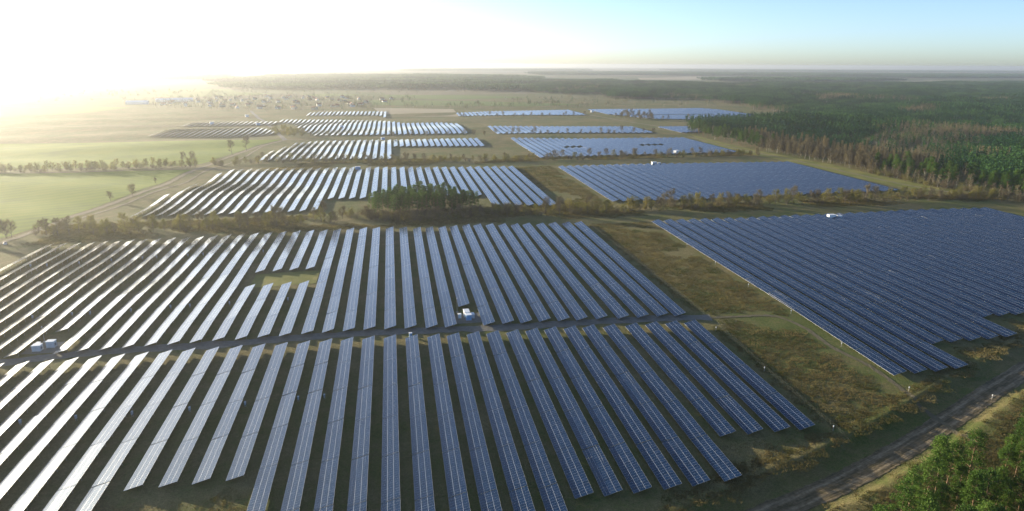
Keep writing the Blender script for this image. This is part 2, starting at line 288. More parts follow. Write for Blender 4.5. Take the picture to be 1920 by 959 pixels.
M = {}
M['ground'] = ground_material()
M['crop'] = grass_material('winter_crop', [(.28, (.075, .125, .008)), (.5, (.125, .195, .006)), (.68, (.17, .215, .012)), (.82, (.17, .17, .05))], .02, .10)
M['verge'] = grass_material('mown_grass', [(.3, (.10, .13, .03)), (.55, (.20, .20, .055)), (.75, (.30, .26, .10))], .06)
M['farcrop'] = grass_material('far_crop', [(.3, (.09, .14, .03)), (.7, (.13, .18, .04))], .004)
M['faronstraw'] = grass_material('far_stubble', [(.3, (.26, .22, .14)), (.7, (.40, .35, .25))], .004)
M['dirt'] = track_material('dirt_track', [(.25, (.11, .10, .06)), (.5, (.20, .175, .12)), (.75, (.30, .265, .20))])
M['worn'] = track_material('worn_path', [(.25, (.085, .08, .04)), (.5, (.13, .115, .07)), (.75, (.19, .165, .105))])
M['gravel'] = track_material('gravel_lane', [(.25, (.10, .10, .085)), (.5, (.165, .16, .14)), (.75, (.25, .24, .22))])
M['mud'] = track_material('muddy_ruts', [(.30, (.05, .046, .020)), (.45, (.10, .082, .044)), (.55, (.18, .142, .088)), (.72, (.34, .28, .18))], True)
LINE_U, LINE_V, PANEL_ROUGH, PANEL_SPEC = .013, .0075, .15, .75
M['panel'] = panel_material()
M['alu'] = simple('aluminium_frame', (.70, .71, .72), .4, .5)
M['back'] = simple('backsheet', (.50, .51, .52), .6)
M['steel'] = simple('galvanised_steel', (.34, .35, .36), .5, .7)
M['bark_pine'] = simple('pine_bark', (.19, .12, .075), .9, 0, .4, 1.5)
M['bark'] = simple('grey_bark', (.13, .11, .085), .9, 0, .4, 2)
M['bark_birch'] = simple('birch_bark', (.46, .44, .39), .8, 0, .35, 1.2)
M['pine'] = foliage('pine_needles', [(.25, (.036, .075, .016)), (.5, (.060, .115, .022)), (.75, (.095, .16, .032))], .2)
M['pine_far'] = foliage('pine_needles_distant', [(.25, (.010, .040, .018)), (.5, (.024, .078, .026)), (.75, (.060, .135, .036))], .12)
M['larch'] = foliage('larch_twigs', [(.25, (.125, .108, .066)), (.5, (.18, .15, .09)), (.75, (.24, .195, .115))], .12, .9)
M['twig'] = foliage('bare_twigs', [(.25, (.10, .083, .055)), (.5, (.15, .125, .08)), (.75, (.20, .17, .10))], .15, .9)
M['bud'] = foliage('budding_twigs', [(.25, (.11, .112, .036)), (.5, (.16, .15, .05)), (.75, (.21, .18, .065))], .35, .9)
M['dry'] = foliage('dry_grass_blades', [(.2, (.075, .085, .026)), (.42, (.125, .105, .05)), (.6, (.165, .13, .068)), (.8, (.25, .205, .10))], .3, .9)
M['fence'] = simple('dark_fence_coating', (.06, .075, .06), .6)
M['white'] = simple('white_painted_steel', (.78, .80, .82), .5, 0, .06, 1.5)
M['pale'] = simple('pale_grey_paint', (.58, .62, .66), .5, 0, .08, 1.5)
M['blue'] = simple('blue_painted_steel', (.20, .38, .62), .45, 0, .1, 1.5)
M['dark'] = simple('dark_louvre', (.05, .055, .06), .6)
M['conc'] = simple('concrete', (.38, .37, .35), .9, 0, .15, 2)
M['glass'] = simple('window_glass', (.02, .025, .03), .08)
M['carpaint'] = simple('silver_car_paint', (.55, .57, .60), .28, .5)
M['tyre'] = simple('tyre_rubber', (.02, .02, .02), .85)
M['plaster'] = [simple('wall_plaster_' + n, c, .9, 0, .06, 1) for n, c in (('cream', (.68, .62, .50)), ('white', (.78, .77, .74)), ('ochre', (.55, .42, .27)), ('grey', (.50, .49, .47)))]
M['rooft'] = [simple('roof_tiles_' + n, c, .85, 0, .15, 1) for n, c in (('red', (.22, .10, .07)), ('brown', (.20, .12, .08)), ('slate', (.16, .16, .17)), ('orange', (.27, .15, .10)))]

# ------------------------------------------------------------------ ground sheet
def axis(fine_a, fine_b, mids, far):
    a = []
    def rng(s, e, st): return list(np.arange(s, e, st))
    for s, e, st in mids: a += rng(s, e, st)
    a.append(mids[-1][1])
    lo, hi = a[0], a[-1]; st = mids[-1][2]
    while hi < far: st *= 1.3; hi += st; a.append(min(hi, far))
    st = mids[0][2]
    while lo > -far: st *= 1.35; lo -= st; a.insert(0, max(lo, -far))
    return np.unique(np.round(a, 3))
FAR = 21000.
xs = axis(0, 0, [(-460, 55, 7), (55, 275, 1.6), (275, 460, 7)], FAR)
ys = axis(0, 0, [(-40, 85, 10), (85, 215, 1.6), (215, 840, 7), (840, 1500, 14)], FAR)
gx, gy = np.meshgrid(xs, ys); gz = hgt(gx, gy)
nx, ny = len(xs), len(ys)
idx = np.arange(nx * ny).reshape(ny, nx)
gf = np.stack([idx[:-1, :-1], idx[:-1, 1:], idx[1:, 1:], idx[1:, :-1]], -1).reshape(-1, 4)
tag(obj('ground', mkmesh('ground', [(np.stack([gx, gy, gz], -1).reshape(-1, 3), gf, 0)], [M['ground']], True)), 'rolling dry grassland under the solar farm reaching to the horizon', 'ground', kind='structure')

def inpoly(X, Y, P):
    P = np.asarray(P); c = np.zeros(np.shape(X), bool); j = len(P) - 1
    for i in range(len(P)):
        xi, yi = P[i]; xj, yj = P[j]
        with np.errstate(divide='ignore', invalid='ignore'):
            c ^= ((yi > Y) != (yj > Y)) & (X < (xj - xi) * (Y - yi) / (yj - yi + 1e-12) + xi)
        j = i
    return c

def sheet(name, poly, m, off, step, label, cat):
    bm = bmesh.new(); bm.faces.new([bm.verts.new((x, y, 0)) for x, y in poly])
    P = np.array(poly); lo, hi = P.min(0), P.max(0)
    for ax in (0, 1):
        n = int(min(60, (hi[ax] - lo[ax]) / step))
        for i in range(1, n + 1):
            co = [0, 0, 0]; co[ax] = lo[ax] + (hi[ax] - lo[ax]) * i / (n + 1); no = [0, 0, 0]; no[ax] = 1
            bmesh.ops.bisect_plane(bm, geom=bm.verts[:] + bm.edges[:] + bm.faces[:], plane_co=co, plane_no=no)
    co = np.array([v.co[:] for v in bm.verts]); z = hgt(co[:, 0], co[:, 1])
    for v, q in zip(bm.verts, z): v.co.z = q + off
    bmesh.ops.recalc_face_normals(bm, faces=bm.faces[:])
    me = bpy.data.meshes.new(name); bm.to_mesh(me); bm.free(); me.materials.append(m)
    if len(me.polygons) and me.polygons[0].normal.z < 0: me.flip_normals()
    return tag(obj(name, me), label, cat, kind='structure')

def ribbon(name, pts, width, m, off, label, cat, step=3., lat=4, jitter=.25):
    P = np.array(pts, float); seg = np.hypot(*np.diff(P, axis=0).T); s = np.concatenate([[0], np.cumsum(seg)])
    n = max(3, int(s[-1] / step)); t = np.linspace(0, s[-1], n)
    X = np.interp(t, s, P[:, 0]); Y = np.interp(t, s, P[:, 1])
    k = np.ones(7) / 7
    if n > 14:
        X = np.concatenate([X[:3], np.convolve(X, k, 'valid'), X[-3:]]); Y = np.concatenate([Y[:3], np.convolve(Y, k, 'valid'), Y[-3:]])
    dx, dy = np.gradient(X), np.gradient(Y); L = np.hypot(dx, dy) + 1e-9; nx_, ny_ = dy / L, -dx / L
    V = []; UV = []
    r = np.random.default_rng(len(name) + n)
    w1 = width * .5 * (1 + jitter * r.normal(size=n) * .5); w2 = width * .5 * (1 + jitter * r.normal(size=n) * .5)
    q = np.linspace(0, 1, lat + 1)
    for i in range(n):
        a = -w1[i] + q * (w1[i] + w2[i]); x = X[i] + nx_[i] * a; y = Y[i] + ny_[i] * a
        V.append(np.stack([x, y, hgt(x, y) + off], -1)); UV.append(np.stack([a, np.full(lat + 1, t[i])], -1))
    V = np.concatenate(V); UV = np.concatenate(UV)
    I = np.arange(n * (lat + 1)).reshape(n, lat + 1)
    F = np.stack([I[:-1, :-1], I[:-1, 1:], I[1:, 1:], I[1:, :-1]], -1).reshape(-1, 4)
    me = mkmesh(name, [(V, F, 0)], [m], True, UV[F.ravel()])
    if me.polygons[0].normal.z < 0: me.flip_normals()
    return tag(obj(name, me), label, cat, kind='structure')

sheet('field', D['fieldA'], M['crop'], .10, 9, 'bright green crop field left of the farm road, nearer one', 'field')
sheet('field', D['fieldB'], M['crop'], .10, 12, 'bright green crop field beyond the left hedgerow, further one', 'field')
sheet('grass_strip', D['strip'], M['verge'], .09, 9, 'yellow green grass strip between solar field and forest edge', 'grass strip')
sheet('grass_patch', [[-69, 318], [-38.5, 318], [-38.5, 338], [-69, 338]], M['verge'], .09, 5, 'yellow green grass in the notch between short rows of the second block', 'grass patch')
for a, b in D['stations'][:2]: sheet('gravel_pad', [[a - 6.5, b - 3.5], [a + 5.5, b - 3.8], [a + 5.8, b + 7], [a - 6, b + 6.5]], M['gravel'], .05, 3, 'grey gravel pad under the cabins of a service yard', 'gravel pad')
for i, p in enumerate(D['farG']): sheet('field', p, M['farcrop'], .35, 60, 'pale green field far off near the village', 'field')
for i, p in enumerate(D['farT']): sheet('field', p, M['faronstraw'], .4 if i < 2 else .2, 120, 'pale bare field far off between the woods', 'field')
ribbon('service_track', D['service'], 6.0, M['gravel'], .07, 'grey gravel service lane between the two nearest solar blocks', 'track')
ribbon('path', D['path'], 1.8, M['worn'], .10, 'narrow dirt path running past the right solar block', 'path', 1.5, 4, .35)
ribbon('muddy_track', D['track'], 7.0, M['mud'], .05, 'wide rutted mud track crossing the bottom right corner', 'track', 1.2, 12, .08)
ribbon('road', D['road'], 4.6, M['dirt'], .16, 'pale farm road along the green fields on the left', 'road', 4)
ribbon('road', D['roadn'], 6.0, M['gravel'], .18, 'grey lane leading up to the far village', 'road', 6)
ribbon('path', D['road2'], 2.6, M['dirt'], .16, 'second wheel track beside the farm road', 'path', 4, 3, .5)
ribbon('path', D['roadc'], 3.5, M['dirt'], .14, 'pale access lane behind the third solar block', 'path', 6)
ribbon('path', D['roadd'], 3.0, M['dirt'], .14, 'pale access lane behind the second solar block', 'path', 5)
ribbon('road', D['roade'], 7.0, M['dirt'], .16, 'pale lane across the far left solar field', 'road', 8)
ribbon('road', D['roadf'], 5.0, M['dirt'], .14, 'sandy lane between the far right solar fields', 'road', 8)
ribbon('path', D['roadg'], 3.0, M['dirt'], .16, 'sandy lane along the forest edge', 'path', 6, 3, .5)

# ------------------------------------------------------------------ solar rows
WX, ZL, ZH = 4.6, .80, 2.10
ORD = 'first second third fourth fifth sixth seventh eighth ninth tenth eleventh twelfth thirteenth fourteenth fifteenth sixteenth seventeenth eighteenth nineteenth twentieth'.split()
TENS = {20: 'twenty', 30: 'thirty', 40: 'forty'}
def ordinal(n):
    if n <= 20: return ORD[n - 1]
    t, u = n // 10 * 10, n % 10
    return (TENS[t][:-1] + 'ieth') if u == 0 else TENS[t] + ' ' + ORD[u - 1]

def slab(L, v0=0., nseg=1, zs=None, ys=None, x0=0., gap=.12):
    """slanted module table along y; returns parts and uv list"""
    parts = []; uvs = []
    if ys is None: ys = [(0, L)]; zs = [(0, 0)]
    T = []; S = []; BK = []; uT = []; uS = []; uB = []; V = []
    th = .05
    for (a, b), (za, zb) in zip(ys, zs):
        a += gap; b -= gap; o = len(V)
        V += [(x0 - WX, a, za + ZL), (x0, a, za + ZH), (x0, b, zb + ZH), (x0 - WX, b, zb + ZL)]
        V += [(x0 - WX, a, za + ZL - th), (x0, a, za + ZH - th), (x0, b, zb + ZH - th), (x0 - WX, b, zb + ZL - th)]
        T.append([o, o + 1, o + 2, o + 3]); n = round(b - a); uT += [(0, v0), (3, v0), (3, v0 + n), (0, v0 + n)]
        for f in ([0, 4, 5, 1], [1, 5, 6, 2], [2, 6, 7, 3], [3, 7, 4, 0]): S.append([o + k for k in f]); uS += [(0, 0)] * 4
        BK.append([o + 7, o + 6, o + 5, o + 4]); uB += [(0, 0)] * 4
    V = np.array(V, float); E = np.zeros((0, 3))
    return [(V, np.array(T), 0), (E, np.array(S) - 0, 1), (E, np.array(BK), 2)], uT + uS + uB
def slab_mesh(name, *a, **k):
    p, uv = slab(*a, **k)
    V = p[0][0]; F = [(V, p[0][1], 0)]
    # faces of sides/back index the same vertices: shift back by the running offset
    me = bpy.data.meshes.new(name)
    faces = np.concatenate([p[0][1], p[1][1], p[2][1]]); mi = np.concatenate([np.full(len(q[1]), q[2]) for q in p])
    mm = mkmesh(name, [(V, faces, 0)], [M['panel'], M['alu'], M['back']], False, uv); mm.polygons.foreach_set('material_index', mi.astype(np.int32)); mm.update()
    bpy.data.meshes.remove(me); return mm

def frame_mesh(L, zfun, step=5.2, light=False):
    parts = []
    n = max(2, int(L / step)); q = [(-.86 * WX, .09, .045), (-.2 * WX, .09, .045)]
    for i in range(n):
        y = (i + .5) * L / n; z = zfun(y)
        for fx, w, d in q:
            zt = ZL + (fx + WX) / WX * (ZH - ZL) - .06
            parts.append(box(fx - d, fx + d, y - d, y + d, z - .5, z + zt))
        if not light:                                      # raker under the modules
            v = np.array([[-WX * .95, y - .04, z + ZL - .09], [-WX * .03, y - .04, z + ZH - .12], [-WX * .03, y + .04, z + ZH - .12], [-WX * .95, y + .04, z + ZL - .09]])
            v = np.concatenate([v - [0, 0, .07], v]); parts.append((v, BOXF, 0))
    m = max(1, int(L / 20))
    for fx in (-.86, -.2):
        zt = ZL + (fx + 1) * (ZH - ZL) - .055
        for i in range(m):
            a, b = L * i / m, L * (i + 1) / m; za, zb = zfun(a) + zt, zfun(b) + zt; x = fx * WX
            v = np.array([[x - .03, a, za - .08], [x + .03, a, za - .08], [x + .03, b, zb - .08], [x - .03, b, zb - .08], [x - .03, a, za], [x + .03, a, za], [x + .03, b, zb], [x - .03, b, zb]])
            parts.append((v, BOXF, 0))
    return mkmesh('support_frame', parts, [M['steel']])

TABLE = slab_mesh('panel_table', 20.0)
ROWS = []
def solar_row(xf, yf, xn, yn, label, group, tables):
    L = yf - yn; rz = math.atan2(-(xf - xn), L); ROWS.append((xn, yn, xf, yf))
    z0 = h1(xn - WX / 2, yn)
    root = obj('solar_row', None, None, (xn, yn, z0), (0, 0, rz)); root.empty_display_size = 1
    tag(root, label, 'solar panels', group)
    zf = lambda y: h1(xn + (xf - xn) * y / L - WX / 2, yn + y) - z0
    n = max(1, round(L / 19.9)); l = L / n
    if tables:
        for i in range(n):
            a, b = i * l, (i + 1) * l; za, zb = zf(a), zf(b); pit = math.atan2(zb - za, l)
            c = obj('panel_table', TABLE, root, (0, a, za), (pit + R(random.gauss(0, .12)), R(random.gauss(0, .45)), 0), (1, l / 20.0 / math.cos(pit), 1))
    else:
        ys = [(i * l, (i + 1) * l) for i in range(n)]
        obj('panel_surface', slab_mesh('panel_surface', 0, ys=ys, zs=[(zf(a), zf(b)) for a, b in ys], gap=.1), root)
    obj('support_frame', frame_mesh(L, zf, 5.2 if tables else 8., not tables), root)
    return root

def side(i, n, where):
    return f'{ordinal(i + 1)} panel row from the right in the {where}'
for i, r in enumerate(reversed(D['rowsL'])):
    xf, yf, xn, yn = r
    if yn == 62: yn = 104
    solar_row(xf, yf, xn, yn, side(i, 33, 'nearest solar block before the service lane'), 'panel rows of the nearest block', True)
for i, r in enumerate(D['rowsU']):
    if -68 < r[0] < -39:                                # these four are cut in two by the grassy notch
        solar_row(r[0], 317.3, r[2], r[3], side(i, 41, 'second block before its grassy notch'), 'panel rows of the second block', True)
        solar_row(r[0], r[1], r[2], 338.7, side(i, 41, 'second block behind its grassy notch'), 'panel rows of the second block', True); continue
    solar_row(*r, side(i, 41, 'second solar block behind the service lane'), 'panel rows of the second block', True)
for i in range(31):
    x = 164.7 + i * (397 - 164.7) / 30; yf = float(np.interp(x, [164, 188, 222, 250, 304, 345, 397], [403, 401.4, 398.5, 399, 398.5, 400, 397]))
    yn = 182.1 if i < 4 else 201.8 if i < 9 else 220.8
    solar_row(x, yf, x, yn, f'{ordinal(i + 1)} panel row from the left in the big dark blue right hand block', 'panel rows of the right hand block', True)
for i in range(37):
    x = 112.6 - i * (112.6 + 172.2) / 36
    yf = float(np.interp(x, [-172.2, -165.6, -157.2, -149, -90, -41, 42, 110], [561, 605, 662, 679, 685, 678, 659, 648.5]))
    if abs(x + 33.5) < 4: yf = 660
    yn = float(np.interp(x, [-172, -57.1, -52], [487.5, 481.5, 481.5])) if x < -53 else (float(np.interp(x, [-49, 66], [521, 509.4])) if x < 69 else float(np.interp(x, [72, 113], [469.6, 464])))
    solar_row(x, yf, x, yn, side(i, 37, 'left middle block beyond the pine clump'), 'panel rows of the left middle block', False)
for i in range(30):
    x = 160 + i * 7.78
    solar_row(x, float(np.interp(x, [160, 225, 385], [639, 638, 623])), x, float(np.interp(x, [160, 215, 385], [468, 463, 466])), f'{ordinal(i + 1)} panel row from the left in the blue right middle block', 'panel rows of the right middle block', False)
for i in range(18):
    x = -2.3 - i * (135.2 - 2.3) / 17
    yf = 828 if i == 17 else 871 if i == 16 else float(np.interp(x, [-120, -88, -33, -10.4, -2.3], [917, 928.5, 928.3, 921, 920]))
    if i == 1: yf = 907
    solar_row(x, yf, x, float(np.interp(x, [-136, -88, -40, -2], [752, 745, 740, 730.5])), side(i, 18, 'third left block of long bright rows'), 'long rows of the third left block', False)
for i in range(15):
    x = 108.4 - i * 7.36
    solar_row(x, float(np.interp(x, [5, 51, 108], [920, 910, 898])), x, float(np.interp(x, [5, 77, 108], [838, 826, 820])), side(i, 15, 'short strip beside the third left block'), 'short rows beside the third left block', False)
for i in range(39):
    x = 105.5 - i * (105.5 + 189.5) / 38
    yf = float(np.interp(x, [-190, -164, -89, -25, -4.6, 20, 83, 105], [1296, 1289, 1276, 1245, 1203, 1165, 1164, 1146]))
    yn = float(np.interp(x, [-193, -165, -146, -138, -122, -113, -105, -31, 105], [1262, 1215, 1135, 1097, 1063, 1010, 990, 984, 981]))
    solar_row(x, yf, x, yn, side(i, 39, 'fourth left block by the village lane'), 'panel rows of the fourth left block', False)
for i in range(29):
    x = 157 + i * 7.75; lab = f'{ordinal(i + 1)} panel row from the left in the pale third right block'
    yf = float(np.interp(x, [157, 248, 368], [892, 868, 854]))
    if 197 < x < 223 or 290 < x < 320:
        solar_row(x, yf, x, 791, lab + ', far piece', 'panel rows of the third right block', False); yf = 778
        lab += ', near piece'
    solar_row(x, yf, x, 704, lab, 'panel rows of the third right block', False)
# everything smaller and further off: one object
def far_rows(lst):
    parts = []; V = []; uv = []; Fc = [[], [], []]
    fp = []
    for x, yf, yn in lst:
        L = yf - yn; n = max(1, round(L / 22)); l = L / n
        ys = [(yn + i * l, yn + (i + 1) * l) for i in range(n)]
        zz = [(h1(x - 2.5, a), h1(x - 2.5, b)) for a, b in ys]
        p, u = slab(0, ys=ys, zs=zz, x0=x, gap=.05)
        nT = len(ys); o = len(V); V += [tuple(v) for v in p[0][0]]
        for k in range(3): Fc[k].append((p[k][1] + o, u[[0, nT * 4, nT * 20][k]:[nT * 4, nT * 20, nT * 24][k]]))
        for (a, b), (za, zb) in zip(ys, zz):
            for fx in (-3.9, -1.):
                zt = ZL + (fx + WX) / WX * (ZH - ZL) - .05; y = (a + b) / 2; fp.append(box(x + fx - .05, x + fx + .05, y - .05, y + .05, za - .5, za + zt, 3))
    faces = np.concatenate([f for k in range(3) for f, _ in Fc[k]]); uvs = [q for k in range(3) for _, u in Fc[k] for q in u]
    mi = np.concatenate([np.full(sum(len(f) for f, _ in Fc[k]), k) for k in range(3)])
    nb = sum(len(p[1]) for p in fp)
    me = mkmesh('far_solar_rows', [(np.array(V), faces, 0)] + fp, [M['panel'], M['alu'], M['back'], M['steel']], False, uvs + [(0, 0)] * (4 * nb))
    me.polygons.foreach_set('material_index', np.concatenate([mi, np.full(nb, 3)]).astype(np.int32)); me.update()
    return me
FR = []
for i in range(20): x = -10.9 - i * 7.9; FR.append((x, float(np.interp(x, [-161, -145, -11], [1478, 1495, 1471])), 1312 if i == 0 else float(np.interp(x, [-128, -20], [1404, 1342]))))
for i in range(28): x = 150.5 + i * 7.83; FR.append((x, float(np.interp(x, [150, 256, 360], [1068, 1045, 1020])), float(np.interp(x, [157, 352], [963, 925]))))
for i in range(30): x = 130 + i * 8; FR.append((x, float(np.interp(x, [127, 196, 365], [1375, 1403, 1415])), float(np.interp(x, [136, 232, 362], [1311, 1296, 1270]))))
for i in range(35):
    x = 412 + i * 7.8; yf = float(np.interp(x, [412, 550, 660, 680], [1423, 1414, 1425, 1380])); yn = float(np.interp(x, [412, 457, 536, 647, 690], [1276, 1159, 1132, 1118, 1116]))
    if 450 < x < 600: FR.append((x, yf, 1256.)); yf = 1240.
    FR.append((x, yf, yn))
for i in range(6): x = 406 + i * 7.8; FR.append((x, 1008., 920.))
for i in range(21):
    x = -172 - i * 8.2
    FR.append((x, float(np.interp(x, [-430, -220, -172], [1185, 1161, 1085])), float(np.interp(x, [-430, -330, -219, -190, -172], [1075, 1040, 998, 1010, 1025]))))
    if x < -195: FR.append((x, float(np.interp(x, [-430, -195], [1290, 1262])), float(np.interp(x, [-430, -195], [1215, 1196]))))
tag(obj('far_solar_rows', far_rows(FR)), 'many small pale solar rows in the farthest fields', 'solar panels', kind='stuff')

# ------------------------------------------------------------------ trees
def ell(n, rng, r): # points in ellipsoid, denser near the surface
    p = unit(rng.normal(size=(n, 3))) * (rng.random((n, 1)) ** .45); return p * np.asarray(r)
def pine(seed, hi, low=.42, high=.55, wide=1.):
    r = np.random.default_rng(seed); H = r.uniform(13.5, 17.5); lean = r.normal(size=2) * .35
    tp = np.array([[lean[0] * t * t, lean[1] * t * t, H * t] for t in np.linspace(0, 1, 7)]); tp[0, 2] = -.4
    tr = [tube(tp, np.linspace(.20, .04, 7), 6)]
    nc = 34 if hi else 15; cl = []; crown = []
    base = r.uniform(low, high)
    for i in range(nc):
        t = base + (1 - base) * (i + .5) / nc; ang = i * 2.4 + r.normal() * .4
        rad = (1.0 - .72 * ((t - base) / (1 - base)) ** 1.6) * r.uniform(1.3, 2.7) * wide
        c0 = np.array([lean[0] * t * t, lean[1] * t * t, H * t]); c = c0 + [math.cos(ang) * rad, math.sin(ang) * rad, r.uniform(-.2, .7)]
        cl.append(c); tr.append(tube([c0, (c0 + c) / 2 + [0, 0, .12], c], [.07, .05, .025], 4))
        rr = np.array([1.3, 1.3, .7]) * r.uniform(.75, 1.3)
        n = 135 if hi else 20
        crown.append(leaf_quads(c + ell(n, r, rr), r.uniform(.2, .46, n) if hi else r.uniform(.6, 1.1, n), r, .4, .6))
    top = np.array([lean[0], lean[1], H]); crown.append(leaf_quads(top + ell(60 if hi else 16, r, (.8, .8, .8)), r.uniform(.25, .5, 60) if hi else r.uniform(.5, .9, 16), r, .3))
    return mkmesh('trunk', tr, [M['bark_pine']], True), mkmesh('crown', crown, [M['pine'] if hi else M['pine_far']])
def limbs(r, H, nb, spread, k=5, rt=.16, upang=.9):
    """trunk plus two orders of limbs; returns tubes and tip points with directions"""
    T = []; tips = []; dirs = []
    tp = [np.array([0, 0, -.3])]; d = np.array([0, 0, 1.])
    for i in range(6): d = unit(d + r.normal(size=3) * .05); tp.append(tp[-1] + d * (H * .9 / 6))
    T.append(tube(tp, np.linspace(rt, rt * .2, 7), k))
    for i in range(nb):
        t = r.uniform(.16, .97); q = t * 6; a = int(min(5, q)); p = tp[a] + (tp[a + 1] - tp[a]) * (q - a)
        an = r.uniform(0, 6.28); up = r.uniform(.5, 1.1) * upang; d = unit(np.array([math.cos(an), math.sin(an), up]))
        l = spread * (1.15 - .7 * t) * r.uniform(.7, 1.2); m = p + d * l * .55 + [0, 0, .1 * l]; e = m + unit(d + r.normal(size=3) * .3 + [0, 0, .3]) * l * .5
        T.append(tube([p, m, e], [rt * .38 * (1.1 - t * .6), rt * .22, .015], 4))
        for s in (.35, .55, .75, .95):
            tips.append(p + (e - p) * s + r.normal(size=3) * .05); dirs.append(d + r.normal(size=3) * .35)
        for j in range(3):
            s = r.uniform(.4, .9); b0 = p + (e - p) * s; dd = unit(d + r.normal(size=3) * .7 + [0, 0, .25]); b1 = b0 + dd * l * .4
            T.append(tube([b0, b1], [rt * .13, .012], 3)); tips += [b1, (b0 + b1) / 2]; dirs += [dd, dd]
    return T, np.array(tips), np.array(dirs)
def bare_tree(seed, H, spread, mats, nb=22, ntw=5, tl=1.1, tw=.05, rt=.16):
    r = np.random.default_rng(seed); T, tips, dirs = limbs(r, H, nb, spread, 5, rt)
    P = np.repeat(tips, ntw, 0) + r.normal(size=(len(tips) * ntw, 3)) * .18; dr = np.repeat(dirs, ntw, 0) + r.normal(size=P.shape) * .75 + [0, 0, .3]
    return mkmesh('trunk', T, [mats[0]], True), mkmesh('crown', [twigs(P, dr, r.uniform(.5, 1.2, len(P)) * tl, tw, r)], [mats[1]])
def larch(seed, H, mats, n=420):
    r = np.random.default_rng(seed); tr = [tube([[0, 0, -.3], [0, 0, H * .5], [0, 0, H]], [.19, .12, .02], 5)]
    t = r.random(n) ** .8 * .66 + .33; an = r.random(n) * 6.28; rad = (1.02 - t) * 4.0 + .25
    P = np.stack([np.zeros(n), np.zeros(n), H * t], -1); dr = np.stack([np.cos(an), np.sin(an), r.uniform(-.1, .5, n)], -1)
    k = 5; Q = np.repeat(P + dr * (rad * r.uniform(.15, .75, n))[:, None], k, 0); dq = np.repeat(dr, k, 0) + r.normal(size=(n * k, 3)) * .6
    cr = [twigs(P, dr, rad, .07, r), twigs(Q, dq, r.uniform(.5, 1.3, n * k), .075, r)]
    return mkmesh('trunk', tr, [mats[0]], True), mkmesh('crown', cr, [mats[1]])
def shrub(seed, H, mats, n=260):
    r = np.random.default_rng(seed); st = []; tips = []; dirs = []
    for i in range(9):
        d = unit(np.array([r.normal() * .5, r.normal() * .5, 1.])); e = d * H * r.uniform(.6, 1.); st.append(tube([[d[0] * .2, d[1] * .2, -.2], e * .5 + r.normal(size=3) * .1, e], [.05, .035, .012], 4))
        for s in np.linspace(.25, 1, 7): tips.append(e * s); dirs.append(d)
    tips = np.repeat(np.array(tips), 8, 0); dirs = np.repeat(np.array(dirs), 8, 0)
    P = tips + r.normal(size=tips.shape) * np.array([.45, .45, .25]) * H * .28
    return mkmesh('stem', st, [mats[0]], True), mkmesh('foliage', [twigs(P, dirs + r.normal(size=P.shape) * .9, r.uniform(.4, 1., len(P)) * H * .22, .075, r)], [mats[1]])
PINE_HI = [pine(100 + i, True) for i in range(6)]
PINE_GR = [pine(200 + i, True, .18, .34, 1.25) for i in range(5)]
LARCH = [larch(300 + i, 17 + i, (M['bark'], M['larch'])) for i in range(4)]
BARE = [bare_tree(400 + i, 8.0 + .8 * i, 3.6, (M['bark'], M['twig']), 30, 8, 1.0, .045) for i in range(5)]
BUD = [bare_tree(420 + i, 7.2 + .8 * i, 3.2, (M['bark'], M['bud']), 28, 8, 1.0, .05) for i in range(4)]
BIRCH = [bare_tree(440 + i, 15 + i, 2.8, (M['bark_birch'], M['twig']), 30, 7, 1.3, .07, .11) for i in range(4)]
GREYW = [bare_tree(460 + i, 14 + i, 3.2, (M['bark'], M['twig']), 30, 7, 1.3, .07, .15) for i in range(3)]
SHRUB = [shrub(500 + i, 2.6 + .5 * i, (M['bark'], M['bud'] if i % 2 else M['twig'])) for i in range(5)]

def plant(kind, names, var, x, y, s, label, cat, group):
    z = h1(x, y); root = obj(kind, None, None, (x, y, z), (0, 0, random.uniform(0, 6.28)), (s, s, s * random.uniform(.92, 1.08)))
    tag(root, label, cat, group)
    for nm, me in zip(names, var): obj(nm, me, root)
    return root
TC = ('trunk', 'crown')
def poisson(poly, dist, maxn, seed=1, tries=6000):
    P = np.array(poly); lo, hi = P.min(0), P.max(0); r = np.random.default_rng(seed); out = []
    for _ in range(tries):
        p = lo + (hi - lo) * r.random(2)
        if not inpoly(p[0], p[1], P): continue
        if all((p[0] - q[0]) ** 2 + (p[1] - q[1]) ** 2 > dist * dist for q in out): out.append(p)
        if len(out) >= maxn: break
    return out
def along(pts, spacing, depth0, depth1, seed, jit=.6):
    P = np.array(pts, float); seg = np.hypot(*np.diff(P, axis=0).T); s = np.concatenate([[0], np.cumsum(seg)]); r = np.random.default_rng(seed); out = []
    t = 0.
    while t < s[-1]:
        x, y = np.interp(t, s, P[:, 0]), np.interp(t, s, P[:, 1]); out.append((x + r.normal() * spacing * .2, y + r.uniform(depth0, depth1))); t += spacing * r.uniform(1 - jit, 1 + jit)
    return out

